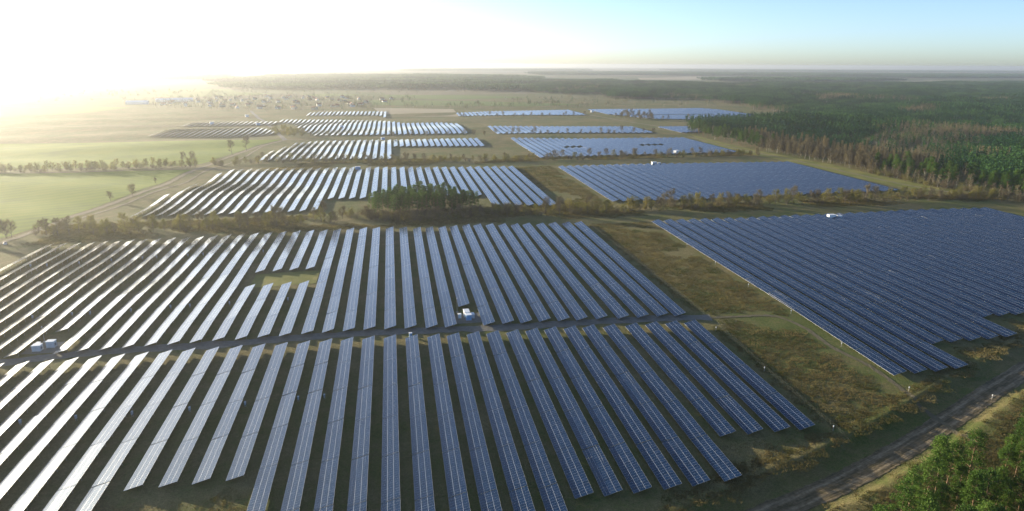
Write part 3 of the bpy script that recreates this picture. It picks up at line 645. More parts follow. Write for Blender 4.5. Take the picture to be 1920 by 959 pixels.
for p in poisson(D['pinecorner'], 3.7, 118, 3):
    plant('pine_tree', TC, random.choice(PINE_HI + PINE_GR * 3), p[0], p[1], random.uniform(.55, 1.0), 'green pine in the dense stand at the near right corner', 'tree', 'pine trees of the near corner stand')
for p in poisson(np.array(D['clump']) + [0, 8], 3.0, 88, 4):
    plant('pine_tree', TC, random.choice(PINE_GR), p[0], p[1] + 4, random.uniform(.60, .76) + .22 * max(0, 1 - abs(p[0] - 18) / 40), 'dark green pine in the round clump between two solar blocks', 'tree', 'pine trees of the clump between blocks')
for p in along(D['clump'][:5], 3.0, -4, 4, 5):
    plant('bare_tree', TC, random.choice(BARE), p[0], p[1], random.uniform(.5, .85), 'grey bare tree along the front of the pine clump', 'tree', 'bare trees in front of the pine clump')
for p in along(D['clump'][:5], 4.2, -6, 1, 6):
    plant('shrub', ('stem', 'foliage'), random.choice(SHRUB), p[0], p[1], random.uniform(1.2, 1.9), 'leafless bush at the foot of the pine clump', 'shrub', 'bushes at the foot of the pine clump')
H1 = D['H1']
for p in along(H1, 4.6, 0, 12, 8):
    if -22 < p[0] < 60: continue
    plant('hedgerow_tree', TC, random.choice(BUD if random.random() < .6 else BARE), p[0], p[1], random.uniform(.8, 1.3), 'thin bare tree in the long hedgerow behind the second solar block', 'tree', 'bare trees of the long front hedgerow')
for p in along(H1, 3.0, -1, 22, 9):
    if -18 < p[0] < 50: continue
    plant('hedgerow_bush', ('stem', 'foliage'), random.choice(SHRUB), p[0], p[1], random.uniform(.9, 1.6), 'olive bush in the long hedgerow behind the second solar block', 'shrub', 'bushes of the long front hedgerow')
for p in along(D['H2a'], 4.2, -2, 6, 10):
    plant('hedgerow_tree', TC, random.choice(BUD), p[0], p[1], random.uniform(.75, 1.2), 'bare tree in the hedgerow between the two green fields', 'tree', 'bare trees of the field hedgerow')
for p in along(D['H2a'], 4.5, -3, 8, 19):
    plant('shrub', ('stem', 'foliage'), random.choice(SHRUB), p[0], p[1], random.uniform(1., 1.6), 'brown bush in the hedgerow between the two green fields', 'shrub', 'bushes of the field hedgerow')
for p in along(D['H2'], 8, -2, 8, 11):
    plant('hedgerow_tree', TC, random.choice(BUD if random.random() < .5 else BARE), p[0], p[1], random.uniform(.7, 1.15), 'bare tree in the hedgerow in front of the third solar blocks', 'tree', 'bare trees of the middle hedgerow')
for p in along(D['H2'], 7, -3, 9, 12):
    plant('hedgerow_bush', ('stem', 'foliage'), random.choice(SHRUB), p[0], p[1], random.uniform(1.3, 2.2), 'olive bush in the hedgerow in front of the third solar blocks', 'shrub', 'bushes of the middle hedgerow')
for p in along(D['H3'], 13, -5, 5, 13):
    plant('bare_tree', TC, random.choice(BARE), p[0], p[1], random.uniform(.7, 1.2), 'small bare tree in the far row before the fourth solar blocks', 'tree', 'bare trees of the far row')
for p in along(D['H4'], 15, -6, 6, 14) + along(D['H5'], 16, -6, 6, 15):
    plant('bare_tree', TC, random.choice(BARE), p[0], p[1], random.uniform(.7, 1.1), 'tiny bare tree along the farthest solar strip', 'tree', 'bare trees of the farthest row')
for p in poisson(D['clump2'], 9, 26, 16):
    plant('bare_tree', TC, random.choice(BARE), p[0], p[1], random.uniform(.9, 1.3), 'bare tree in the grey thicket before the far right solar field', 'tree', 'bare trees of the far right thicket')
for p in poisson(D['clump3'], 9, 30, 17):
    plant('bare_tree', TC, random.choice(BUD), p[0], p[1], random.uniform(.8, 1.2), 'bare tree in the thicket beside the village lane', 'tree', 'bare trees by the village lane')
SL = ['spreading bare tree standing alone beside the farm road', 'smaller bare tree beside the farm road, left of the spreading one', 'slim young bare tree by the farm road bend',
      'round bare tree on the field edge above the farm road', 'bare tree right of the round one, by the lane fork', 'bare tree at the left picture edge by the road end',
      'second bare tree at the left picture edge by the road end', 'big bare tree at the right end of the field hedgerow', 'bare tree next to the big one ending the field hedgerow']
SS = [1.15, .85, .6, 1.5, 1.6, 1.2, 1.1, 1.5, 1.2]
for p, l, s in zip(D['single'], SL, SS): plant('bare_tree', TC, random.choice(BARE), p[0], p[1], s, l, 'tree', 'single trees on the left')
for p in along(D['H1b'], 6, -2, 3, 18):
    plant('bare_tree', TC, random.choice(BARE), p[0], p[1], random.uniform(.9, 1.3), 'bare tree in the corner by the lower left road end', 'tree', 'bare trees at the left road end')

# the big forest: edge trees are things, everything behind them is stuff
FE = np.array(D['fedge'])
def edge_pts(a, b, spacing, d0, d1, seed):
    sub = FE[a:b + 1]; seg = np.hypot(*np.diff(sub, axis=0).T); s = np.concatenate([[0], np.cumsum(seg)]); r = np.random.default_rng(seed); out = []; t = 0.
    while t < s[-1]:
        out.append((np.interp(t, s, sub[:, 0]) + r.uniform(d0, d1), np.interp(t, s, sub[:, 1]) + r.uniform(-2, 2))); t += spacing * r.uniform(.6, 1.4)
    return out
def inside_any(p, polys): return any(inpoly(p[0], p[1], np.array(q)) for q in polys)
for d0, d1, sd in ((0, 4, 20), (5, 11, 21), (11, 18, 22)):
    for p in edge_pts(3, 9, 4.2, d0, d1, sd):
        if random.random() < .42: plant('birch_tree', TC, random.choice(BIRCH), p[0], p[1], random.uniform(.85, 1.1), 'bare birch with a pale trunk along the forest edge', 'tree', 'birches of the forest edge')
        else: plant('bare_tree', TC, random.choice(GREYW), p[0], p[1], random.uniform(.85, 1.15), 'tall grey bare tree along the forest edge', 'tree', 'tall bare trees of the forest edge')
for d0, d1, sd in ((1, 9, 30), (9, 19, 31)):
    for p in edge_pts(0, 3, 8.0, d0, d1, sd) + edge_pts(9, 16, 5.6, d0 + 3, d1 + 4, sd + 5):
        plant('pine_tree', TC, random.choice(PINE_HI + PINE_GR), p[0], p[1], random.uniform(.75, 1.25), 'tall dark pine along the edge of the big forest', 'tree', 'pine trees of the forest edge')
for p in edge_pts(9, 16, 6, 0, 5, 40):
    plant('birch_tree', TC, random.choice(BIRCH), p[0], p[1], random.uniform(.6, .9), 'slender birch before the dark pines on the right', 'tree', 'birches before the right pines')
for p in edge_pts(9, 16, 4, -5, 3, 41):
    plant('shrub', ('stem', 'foliage'), random.choice(SHRUB), p[0], p[1], random.uniform(1.1, 1.9), 'bush at the foot of the right forest edge', 'shrub', 'bushes of the forest edge')
for d0, d1, sd in ((20, 27, 50), (28, 36, 51)):
    for p in edge_pts(2, 10, 5.2, d0, d1, sd):
        plant('larch_tree', TC, random.choice(LARCH), p[0], p[1], random.uniform(.9, 1.15), 'orange brown leafless larch behind the forest edge', 'tree', 'larches behind the forest edge')

# ------------------------------------------------------------------ stuff by geometry nodes: patches set on points
def gn_points(name, pts, variants, label, cat):
    """pts rows: x y z rot scale index"""
    col = bpy.data.collections.new(name + '_sources')
    for i, me in enumerate(variants):
        o = bpy.data.objects.new(f'{name}_source_{chr(97 + i)}', me); col.objects.link(o)
    pts = np.asarray(pts, np.float32); me = bpy.data.meshes.new(name)
    me.vertices.add(len(pts)); me.vertices.foreach_set('co', pts[:, :3].ravel())
    for an, c, ty in (('rz', 3, 'FLOAT'), ('sc', 4, 'FLOAT'), ('vi', 5, 'INT')):
        a = me.attributes.new(an, ty, 'POINT'); a.data.foreach_set('value', pts[:, c].astype(np.int32 if ty == 'INT' else np.float32))
    o = obj(name, me); tag(o, label, cat, kind='stuff')
    ng = bpy.data.node_groups.new(name, 'GeometryNodeTree')
    ng.interface.new_socket('Geometry', in_out='INPUT', socket_type='NodeSocketGeometry'); ng.interface.new_socket('Geometry', in_out='OUTPUT', socket_type='NodeSocketGeometry')
    gi = ng.nodes.new('NodeGroupInput'); go = ng.nodes.new('NodeGroupOutput'); ip = ng.nodes.new('GeometryNodeInstanceOnPoints')
    ci = ng.nodes.new('GeometryNodeCollectionInfo'); ci.inputs[0].default_value = col; ci.inputs[1].default_value = True; ci.inputs[2].default_value = True
    def attr(n, t):
        q = ng.nodes.new('GeometryNodeInputNamedAttribute'); q.data_type = t; q.inputs[0].default_value = n; return q.outputs[0]
    cx = ng.nodes.new('ShaderNodeCombineXYZ'); L = ng.links
    L.new(attr('rz', 'FLOAT'), cx.inputs[2]); L.new(gi.outputs[0], ip.inputs['Points']); L.new(ci.outputs[0], ip.inputs['Instance']); ip.inputs['Pick Instance'].default_value = True
    L.new(attr('vi', 'INT'), ip.inputs['Instance Index']); L.new(cx.outputs[0], ip.inputs['Rotation']); L.new(attr('sc', 'FLOAT'), ip.inputs['Scale']); L.new(ip.outputs[0], go.inputs[0])
    md = o.modifiers.new('scatter', 'NODES'); md.node_group = ng
    return o

def tree_patch(seed, size, spacing, kinds, mats):
    """low detail trees over a square of forest"""
    r = np.random.default_rng(seed); parts = []; n = int(size / spacing)
    for i in range(n):
        for j in range(n):
            x = (i + .5 + r.uniform(-.42, .42)) * spacing - size / 2; y = (j + .5 + r.uniform(-.42, .42)) * spacing - size / 2
            k = kinds[r.integers(len(kinds))]; H = r.uniform(13, 18.5); o = np.array([x, y, 0])
            if k == 'pine':
                for q in range(5):
                    t = .5 + .11 * q; rad = (2.3 - q * .36) * r.uniform(.8, 1.15); c = o + [r.normal() * .5, r.normal() * .5, H * t]
                    parts.append(leaf_quads(c + ell(9, r, (rad, rad, .9)), r.uniform(.9, 1.7, 9), r, .7, .75, 0))
                parts.append(leaf_quads(o + [0, 0, H] + ell(6, r, (.7, .7, .9)), r.uniform(.6, 1., 6), r, .3, .7, 0))
                parts.append(tube([o, o + [0, 0, H * .6]], [.16, .1], 3, 2))
            elif k == 'larch':
                m = 70; t = r.random(m) ** .8 * .66 + .34; an = r.random(m) * 6.28
                P = o + np.stack([np.zeros(m), np.zeros(m), H * 1.08 * t], -1); dr = np.stack([np.cos(an), np.sin(an), r.uniform(0, .6, m)], -1)
                parts.append(twigs(P, dr, (1.03 - t) * 4.2 + .4, .28, r, 1)); parts.append(tube([o, o + [0, 0, H]], [.15, .04], 3, 2))
            else:
                m = 70; P = o + [0, 0, H * .62] + ell(m, r, (1.9, 1.9, H * .3)); parts.append(twigs(P, r.normal(size=(m, 3)) + [0, 0, .8], r.uniform(.8, 2., m), .2, r, 3)); parts.append(tube([o, o + [0, 0, H * .8]], [.16, .06], 3, 4 if r.random() < .3 else 2))
    return mkmesh('tree_patch', parts, [M['pine_far'], M['larch'], M['bark'], M['twig'], M['bark_birch']])
PATCH = [tree_patch(600 + i, 31, 4.7, ['pine'] * 12 + (['bare'] if i == 3 else []), None) for i in range(4)]
PATCH += [tree_patch(610 + i, 31, 4.4, ['larch'] * 8 + ['pine', 'bare'], None) for i in range(2)]
PATCH += [tree_patch(620 + i, 31, 4.6, ['pine', 'pine', 'bare', 'larch', 'bare'], None) for i in range(2)]
forest_poly = np.array(D['fedge'] + [[1500, 300]] + D['fback'][1:])
def offset_ok(x, y):
    d = np.abs(seg_dist(x, y, FE)); return d
def vnoise(x, y, s, seed=0):
    return (np.sin(x / s + 1.3 * np.sin(y / s * .7 + seed)) + np.sin(y / s * 1.1 + 1.7 * np.sin(x / s * .6 + seed * 2))) * .25 + .5
sp = 28.
X, Y = np.meshgrid(np.arange(380, 4300, sp), np.arange(330, 4300, sp)); X = X.ravel() + RNG.uniform(-4, 4, X.size); Y = Y.ravel() + RNG.uniform(-4, 4, Y.size)
ok = inpoly(X, Y, forest_poly); d = offset_ok(X, Y)
deep = np.where((Y > 480) & (Y < 940), 52, 38); ok &= (d > deep * (Y < 1050)) & (X < .98 * Y + 260)
X, Y = X[ok], Y[ok]
lp = np.zeros(len(X), bool)
for q in D['larch']: lp |= inpoly(X, Y, np.array(q))
mixd = vnoise(X, Y, 95, 3) > .86
gap = (vnoise(X, Y, 70, 9) < .13) | (np.mod(X * .93 + Y * .37, 310) < 15) | (np.mod(Y * .93 - X * .37, 420) < 15)
vi = np.where(lp, 4 + RNG.integers(0, 2, len(X)), np.where(mixd, 6 + RNG.integers(0, 2, len(X)), RNG.integers(0, 4, len(X))))
sc = .62 + .62 * vnoise(X, Y, 85, 5) + RNG.normal(size=len(X)) * .03
keep = ~(gap & ~lp)
pts = np.stack([X, Y, hgt(X, Y) - .2, RNG.integers(0, 4, len(X)) * math.pi / 2 + RNG.normal(size=len(X)) * .1, sc, vi], -1)[keep]
gn_points('forest', pts, PATCH, 'dense dark pine forest with brown larch bands stretching away on the right', 'forest')

def canopy_patch(seed, size=130, n=210):
    r = np.random.default_rng(seed); parts = []
    for i in range(n):
        c = np.array([r.uniform(-.5, .5) * size, r.uniform(-.5, .5) * size, r.uniform(9, 14)]); parts.append(leaf_quads(c + ell(9, r, (4.2, 4.2, 4)), r.uniform(4, 7.5, 9), r, 1.1, .8, 0))
    return mkmesh('canopy_patch', parts, [M['pine_far']])
CAN = [canopy_patch(700 + i) for i in range(3)]
FP = []
for poly in D['ffar']:
    P = np.array(poly); lo, hi = P.min(0), P.max(0); sp = 112.
    X, Y = np.meshgrid(np.arange(lo[0], hi[0], sp), np.arange(lo[1], hi[1], sp)); X = X.ravel() + RNG.uniform(-25, 25, X.size); Y = Y.ravel() + RNG.uniform(-25, 25, Y.size)
    ok = inpoly(X, Y, P) & (np.hypot(X, Y) < 19500); X, Y = X[ok], Y[ok]
    FP.append(np.stack([X, Y, hgt(X, Y) - .5, RNG.uniform(0, 6.28, len(X)), RNG.uniform(.9, 1.25, len(X)), RNG.integers(0, 3, len(X))], -1))
gn_points('distant_woods', np.concatenate(FP), CAN, 'blue hazy woods along the horizon', 'woods')
# scattered trees around the village and lone tree clumps on the plain: one mass
VP = np.array(D['vtrees']); vt = np.array(poisson(VP, 17, 420, 60, 9000))
TP = [tree_patch(640 + i, 11, 5.4, ['bare', 'bare', 'pine'] if i else ['bare'], None) for i in range(2)]
ex = []
for (x0, x1, y0, y1, n, sd) in ((-900, 300, 2300, 2750, 140, 61), (-1700, -500, 1900, 2700, 120, 62), (100, 900, 1480, 1560, 60, 63), (-80, 420, 1540, 1640, 60, 64), (300, 900, 1600, 1900, 90, 65)):
    r = np.random.default_rng(sd); ex += list(np.stack([r.uniform(x0, x1, n), r.uniform(y0, y1, n)], -1))
vt = np.concatenate([vt, np.array(ex)])
gn_points('village_trees', np.stack([vt[:, 0], vt[:, 1], hgt(vt[:, 0], vt[:, 1]), RNG.uniform(0, 6.28, len(vt)), RNG.uniform(.45, .85, len(vt)), RNG.integers(0, 2, len(vt))], -1), TP, 'hazy trees around the far village and across the plain', 'trees')

# grass and brush
def tuft_patch(seed, size, n, h, w, bl=6):
    r = np.random.default_rng(seed); c = np.stack([r.uniform(-.5, .5, n) * size, r.uniform(-.5, .5, n) * size, np.zeros(n)], -1)
    P = np.repeat(c, bl, 0) + r.normal(size=(n * bl, 3)) * [.10, .10, 0]; dr = r.normal(size=(n * bl, 3)) * .45 + [0, 0, 1]
    return mkmesh('grass_patch', [twigs(P - [0, 0, .05], dr, np.repeat(r.uniform(.5, 1.2, n), bl) * h, w, r)], [M['dry']])
GR = [tuft_patch(800 + i, 6.4, 200, .42, .085) for i in range(3)] + [tuft_patch(810, 6.4, 90, .28, .07)]
def fill(x0, x1, y0, y1, step, cond, vidx, s0, s1):
    X, Y = np.meshgrid(np.arange(x0, x1, step), np.arange(y0, y1, step)); X = X.ravel() + RNG.uniform(-1, 1, X.size); Y = Y.ravel() + RNG.uniform(-1, 1, Y.size)
    k = cond(X, Y); X, Y = X[k], Y[k]
    return np.stack([X, Y, hgt(X, Y), RNG.uniform(0, 6.28, len(X)), RNG.uniform(s0, s1, len(X)), RNG.choice(vidx, len(X))], -1)
PATHP = np.array(D['path']); SRV = np.array(D['service'])
def heath(X, Y):
    dt = seg_dist(X, Y, TRK); dp = np.abs(seg_dist(X, Y, PATHP)); ds = np.abs(seg_dist(X, Y, SRV))
    return (dt < -14) & (dp > 4.6) & (ds > 6) & (vnoise(X, Y, 9, 2) > .12) & ~((X > 148) & (Y > 181) & (Y > 0) & (X > 158.5)) & ~((X < 121) & (Y > 0))
gp = [fill(118, 160, 138, 405, 5.2, heath, [0, 1, 2], .8, 1.25),
      fill(60, 262, 110, 215, 4.2, lambda X, Y: (np.abs(seg_dist(X, Y, TRK) + 12.2) < 2.3), [0, 1, 2], .8, 1.25),
      fill(60, 262, 90, 215, 4.6, lambda X, Y: ((seg_dist(X, Y, TRK) > 8.5) & (seg_dist(X, Y, TRK) < 30)), [0, 1, 2], .8, 1.3),
      fill(163, 262, 150, 222, 5.2, lambda X, Y: (seg_dist(X, Y, TRK) < -14.5) & (Y < np.where(X < 193, 179, np.where(X < 229, 198, 217))) & (np.abs(seg_dist(X, Y, PATHP)) > 4), [0, 3, 3], .7, 1.1),
      fill(-75, 82, 108, 160, 5.2, lambda X, Y: (seg_dist(X, Y, TRK) < -14.5) & ((Y < 133) & (X > 40) | ((X < -36) & (X > -72) & (Y < 157) & (Y > 118))), [0, 3, 3], .7, 1.1),
      fill(84, 122, 135, 156, 5, lambda X, Y: (seg_dist(X, Y, TRK) < -14.5), [0, 3, 3], .7, 1.1),
      fill(-48, -14, 320, 350, 50, lambda X, Y: X > 1e9, [0], 1, 1),
      fill(117, 154, 436, 650, 6.2, lambda X, Y: vnoise(X, Y, 18, 4) > .3, [0, 1, 2], .9, 1.3),
      fill(-210, 440, 428, 470, 6.4, lambda X, Y: (vnoise(X, Y, 16, 6) > .3) & ~((X < 118) & (Y > 474)) & ~((X > 155) & (Y > 452)), [0, 1, 2], 1.2, 1.9),
      fill(-130, 390, 688, 736, 8, lambda X, Y: vnoise(X, Y, 18, 7) > .35, [0, 1, 2], 1.2, 2.)]
gp = np.concatenate([g for g in gp if len(g)])
gn_points('dry_grass', gp, GR, 'rough brown and straw coloured grass on the open ground', 'grass')

# ------------------------------------------------------------------ cabins, boxes, masts, fence, car, houses
def cabin(x, y, rz, w, d, hh, body, label, group=None, front='y', roofm=None):
    z = h1(x, y); w *= .9; d *= .9; hh *= .9; root = obj('transformer_cabin', None, None, (x, y, z), (0, 0, rz)); tag(root, label, 'cabin', group)
    obj('plinth', mkmesh('plinth', [box(-w / 2 - .15, w / 2 + .15, -d / 2 - .15, d / 2 + .15, -.4, .15)], [M['conc']]), root)
    obj('wall', bevel_mesh(mkmesh('wall', [box(-w / 2, w / 2, -d / 2, d / 2, .15, hh)], [body]), .03, 1), root)
    obj('roof', bevel_mesh(mkmesh('roof', [box(-w / 2 - .12, w / 2 + .12, -d / 2 - .12, d / 2 + .12, hh + .003, hh + .17)], [roofm or M['white']]), .04, 1), root)
    dr = obj('door', mkmesh('door', [box(-w * .38, -.01, -d / 2 - .05, -d / 2 - .003, .25, hh - .3), box(.01, w * .38, -d / 2 - .05, -d / 2 - .003, .25, hh - .3)], [body]), root)
    obj('handle', mkmesh('handle', [box(.06, .12, -d / 2 - .10, -d / 2 - .053, 1., 1.3)], [M['dark']]), dr)
    v = [box(w / 2 + .003, w / 2 + .04, -d * .3, d * .3, .6 + .16 * i, .68 + .16 * i) for i in range(7)]
    obj('vent', mkmesh('vent', v, [M['dark']]), root)
    return root
ST = D['stations']
s = ST[0]
cabin(s[0] - 1.9, s[1] - .6, R(0), 3.1, 2.6, 2.5, M['pale'], 'pale blue grey cabin in the left service yard, nearer one')
cabin(s[0] + 1.6, s[1] + 2.2, R(0), 3.0, 2.5, 2.7, M['pale'], 'pale blue grey cabin in the left service yard, further one')
cabin(s[0] - 2.9, s[1] + 2.4, R(0), 1.3, 1.6, 2.1, M['white'], 'small white box tucked behind the left service yard cabins')
s = ST[1]
cabin(s[0] + .2, s[1] + .2, R(2), 2.4, 2.6, 2.5, M['blue'], 'white roofed cabin with blue front in the middle service yard')
cabin(s[0] - .2, s[1] + 4.6, R(2), 2.4, 4.4, 2.4, M['white'], 'long white cabin behind the blue fronted one in the middle service yard')
cabin(s[0] - 3.2, s[1] + 2.6, R(2), 1.3, 1.4, 1.9, M['white'], 'small white switch box left of the middle service yard cabins')
cabin(s[0] + 2.2, s[1] + 2.2, R(2), 1.0, 2.6, 1.8, M['pale'], 'narrow grey cabinet right of the middle service yard cabins')
where = ['at the far edge of the dark blue right block', 'at the far edge of the blue right middle block', 'at the far edge of the left middle block', 'at the far edge of the third left block', 'in the gap of the fourth left block',
         'by the lane in the far left solar field', 'near the village end of the lane', 'left of the lane in the far left field', 'at the near edge of the pale third right block', 'in the gap between the two farthest solar strips']
for k, (s, wz) in enumerate(zip(ST[2:], where)):
    big = 1.5 if k >= 5 else 1.15
    cabin(s[0], s[1], R(4 * k), 4.6 * big, 2.7 * big, 2.8 * big, M['white'] if k not in (2, 3, 4, 5) else M['blue'], f'{"white" if k not in (2, 3, 4, 5) else "pale blue"} cabin {wz}')
    if k in (0, 1, 8): cabin(s[0] + 5.2, s[1] - .8, R(4 * k), 2.6, 2.6, 2.5, M['white'], f'smaller white cabin on the right {wz}')
s = D['cab'][0]
cabin(s[0], s[1], R(8), 1.1, .9, 1.7, M['blue'], 'small blue junction cabinet beside the service lane')
ml = ['slim camera mast beside the left service yard', 'slim camera mast beside the middle service yard', 'slim mast at the far forest corner']
for s, l in zip(D['masts'], ml):
    z = h1(*s); root = obj('camera_mast', None, None, (s[0], s[1], z)); tag(root, l, 'mast')
    obj('pole', mkmesh('pole', [tube([[0, 0, .2], [0, 0, 3], [0, 0, 6.2]], [.09, .08, .06], 8)], [M['steel']], True), root)
    obj('base', bevel_mesh(mkmesh('base', [box(-.5, .5, -.5, .5, -.3, .3)], [M['conc']]), .05, 1), root)
    obj('camera', mkmesh('camera', [box(-.09, .09, -.35, .2, 6.05, 6.25), box(-.05, .05, -.05, .05, 5.95, 6.4)], [M['white']]), root)
# inverter boxes hang on the rear posts
M['box'] = simple('grey_blue_box_paint', (.30, .36, .42), .5)
box_m = bevel_mesh(mkmesh('housing', [box(-.22, .22, -.42, .42, .75, 1.7)], [M['box']]), .04, 1)
lid_m = mkmesh('lid', [box(-.26, .26, -.46, .46, 1.703, 1.75)], [M['box']]); leg_m = mkmesh('leg', [box(-.22, -.14, -.06, .06, -.3, .76), box(.14, .22, -.06, .06, -.3, .76)], [M['steel']])
BX = D['boxes']; n7 = 0
for i, (x, y) in enumerate(BX):
    near = [r for r in ROWS if r[1] < y < r[3]]; r = min(near, key=lambda r: abs(r[0] - x)); xx = r[0] + .75
    if i < 7: l = f'{ordinal(i + 1)} pale inverter box from the left under the nearest block rows'; g = 'inverter boxes of the nearest block'
    elif i < 15 or i == 23: l = f'{ordinal(i - 6 if i < 15 else 9)} inverter box from the left near the back of the second block'; g = 'rear inverter boxes of the second block'
    else: l = f'{ordinal(i - 14)} inverter box from the left in the front half of the second block'; g = 'front inverter boxes of the second block'
    root = obj('inverter_box', None, None, (xx, y, h1(xx, y))); tag(root, l, 'inverter box', g)
    obj('housing', box_m, root); obj('lid', lid_m, root); obj('leg', leg_m, root)
pm = mkmesh('post', [tube([[0, 0, -.3], [0, 0, 1.3]], [.07, .07], 8)], [M['conc']]); cm = mkmesh('cap', [tube([[0, 0, 1.3], [0, 0, 1.75]], [.16, .16], 8), (np.array([[-.11, -.11, 1.75], [.11, -.11, 1.75], [.11, .11, 1.75], [-.11, .11, 1.75]]), np.array([[0, 1, 2, 3]]), 0)], [M['white']])
pl = ['beside the upper left end of the dark right block', 'along the left side of the dark right block, second from its back', 'halfway along the left side of the dark right block', 'by the fence right of the nearest block', 'at the near end of the fence by the mud track',
      'beside the path bend at the dark right block', 'where the path nears the mud track', 'on the bank above the mud track at the right', 'at the corner where lane and path meet', 'just right of the nearest block back corner']
for s, l in zip(D['posts'], pl):
    root = obj('marker_post', None, None, (s[0], s[1], h1(*s))); tag(root, 'white marker post ' + l, 'post', 'marker posts'); obj('post', pm, root); obj('cap', cm, root)
def fence(P, label):
    P = np.array(P); seg = np.hypot(*np.diff(P, axis=0).T); s = np.concatenate([[0], np.cumsum(seg)]); n = int(s[-1] / 4)
    t = np.linspace(0, s[-1], n + 1); X, Y = np.interp(t, s, P[:, 0]), np.interp(t, s, P[:, 1]); Z = hgt(X, Y)
    root = obj('wire_fence', None, None, (X[0], Y[0], Z[0])); tag(root, label, 'fence'); o = np.array([X[0], Y[0], Z[0]])
    post = mkmesh('post', [tube([[0, 0, -.4], [0, 0, 2.1]], [.03, .03], 5)], [M['fence']])
    for x, y, z in list(zip(X, Y, Z))[:95]: obj('post', post, root, (x - o[0], y - o[1], z - o[2]))
    w = []
    for hz in (.25, .7, 1.15, 1.6, 2.0): w.append(tube(np.stack([X, Y, Z + hz], -1) - o, [.006] * len(X), 3))
    obj('wire', mkmesh('wire', w, [M['fence']]), root)
fence(D['fence'][:2], 'thin wire fence along the right side of the second solar block')
fence(D['fence'][2:], 'thin wire fence along the right side of the nearest solar block')
# the silver car
cx, cy = D['car'][0]; root = obj('parked_car', None, None, (cx, cy, h1(cx, cy) + .05), (0, 0, R(-62))); tag(root, 'silver car parked where the farm road meets the yard at far left', 'car')
prof = [(-2.15, .35), (-2.2, .75), (-1.95, .95), (-1.0, 1.02), (-.45, 1.45), (.95, 1.47), (1.7, 1.05), (2.15, .95), (2.2, .4)]
pv = np.array([[x, s_ * (.86 if z < 1.1 else .68), z] for s_ in (-1, 1) for x, z in prof]); k = len(prof)
bf = [(np.array([[i, i + 1, k + i + 1, k + i] for i in range(k - 1)] + [[k - 1, 0, k, 2 * k - 1]]))]
me = bpy.data.meshes.new('body'); me.from_pydata([tuple(v) for v in pv], [], [list(f) for f in bf[0]] + [list(range(k))[::-1], list(range(k, 2 * k))]); me.materials.append(M['carpaint'])
obj('body', bevel_mesh(me, .06, 2), root)
for s_ in (-1, 1):
    obj('side_window', mkmesh('side_window', [(np.array([[-.75, s_ * .845, 1.08], [1.35, s_ * .845, 1.08], [.85, s_ * .70, 1.40], [-.38, s_ * .70, 1.40]]), np.array([[0, 1, 2, 3]]), 0)], [M['glass']]), root)
for a, b, nm in ((-.98, -.5, 'windscreen'), (1.62, 1.02, 'rear_window')):
    obj(nm, mkmesh(nm, [(np.array([[a, -.66, 1.08], [a, .66, 1.08], [b, .6, 1.44], [b, -.6, 1.44]]) + [(-.06 if a < 0 else .06), 0, .02], np.array([[0, 1, 2, 3]]), 0)], [M['glass']]), root)
wm = mkmesh('wheel', [tube([[0, -.11, 0], [0, .11, 0]], [.33, .33], 16), (np.array([[.33 * math.cos(t), s_ * .11, .33 * math.sin(t)] for s_ in (-1, 1) for t in np.linspace(0, 2 * math.pi, 16, endpoint=False)]), np.array([list(range(16)), list(range(16, 32))]), 0)], [M['tyre']])
rim = mkmesh('rim', [tube([[0, -.125, 0], [0, .125, 0]], [.19, .19], 12), (np.array([[.19 * math.cos(t), s_ * .125, .19 * math.sin(t)] for s_ in (-1, 1) for t in np.linspace(0, 2 * math.pi, 12, endpoint=False)]), np.array([list(range(12)), list(range(12, 24))]), 0)], [M['alu']])
for x in (-1.35, 1.35):
    for s_ in (-.8, .8): w = obj('wheel', wm, root, (x, s_, .33)); obj('rim', rim, w)

def house_parts(w, d, hh, rh, wm, rm):
    wall = box(-w / 2, w / 2, -d / 2, d / 2, -.5, hh)
    g = (np.array([[-w / 2, -d / 2, hh], [-w / 2, d / 2, hh], [-w / 2, 0, hh + rh], [w / 2, -d / 2, hh], [w / 2, d / 2, hh], [w / 2, 0, hh + rh]]), np.array([[0, 2, 1], [3, 4, 5]]), 0)
    o = .5; q = np.array([[-w / 2 - o, -d / 2 - o, hh - .3], [w / 2 + o, -d / 2 - o, hh - .3], [w / 2 + o, 0, hh + rh + .05], [-w / 2 - o, 0, hh + rh + .05], [-w / 2 - o, d / 2 + o, hh - .3], [w / 2 + o, d / 2 + o, hh - .3]])
    Q = np.concatenate([q, q + [0, 0, .22]]); F = np.array([[0, 3, 2, 1], [3, 4, 5, 2], [6, 7, 8, 9], [9, 8, 11, 10], [0, 1, 7, 6], [4, 10, 11, 5], [1, 2, 8, 7], [2, 5, 11, 8], [0, 6, 9, 3], [3, 9, 10, 4]])
    win = [box(-w * .35 + i * w * .28, -w * .35 + i * w * .28 + 1.2, sy * (d / 2) - .03, sy * (d / 2) + .03, z, z + 1.3) for i in range(3) for sy in (-1, 1) for z in ((1.1,) if hh < 4 else (1.1, 3.9))]
    return [mkmesh('wall', [wall, g], [wm]), mkmesh('roof', [(Q, F, 0)], [rm]), mkmesh('window', win, [M['glass']]), mkmesh('chimney', [box(w * .2, w * .2 + .7, .2, .9, hh + rh * .4, hh + rh + .9)], [M['rooft'][0]])]
HN = [('cream', 'red'), ('white', 'brown'), ('ochre', 'slate'), ('grey', 'orange'), ('white', 'red')]
HV = [house_parts(11 + i, 8.5, 3.2 + (i % 2) * 2.4, 3.6, M['plaster'][('cream', 'white', 'ochre', 'grey').index(a)], M['rooft'][('red', 'brown', 'slate', 'orange').index(b)]) for i, (a, b) in enumerate(HN)]
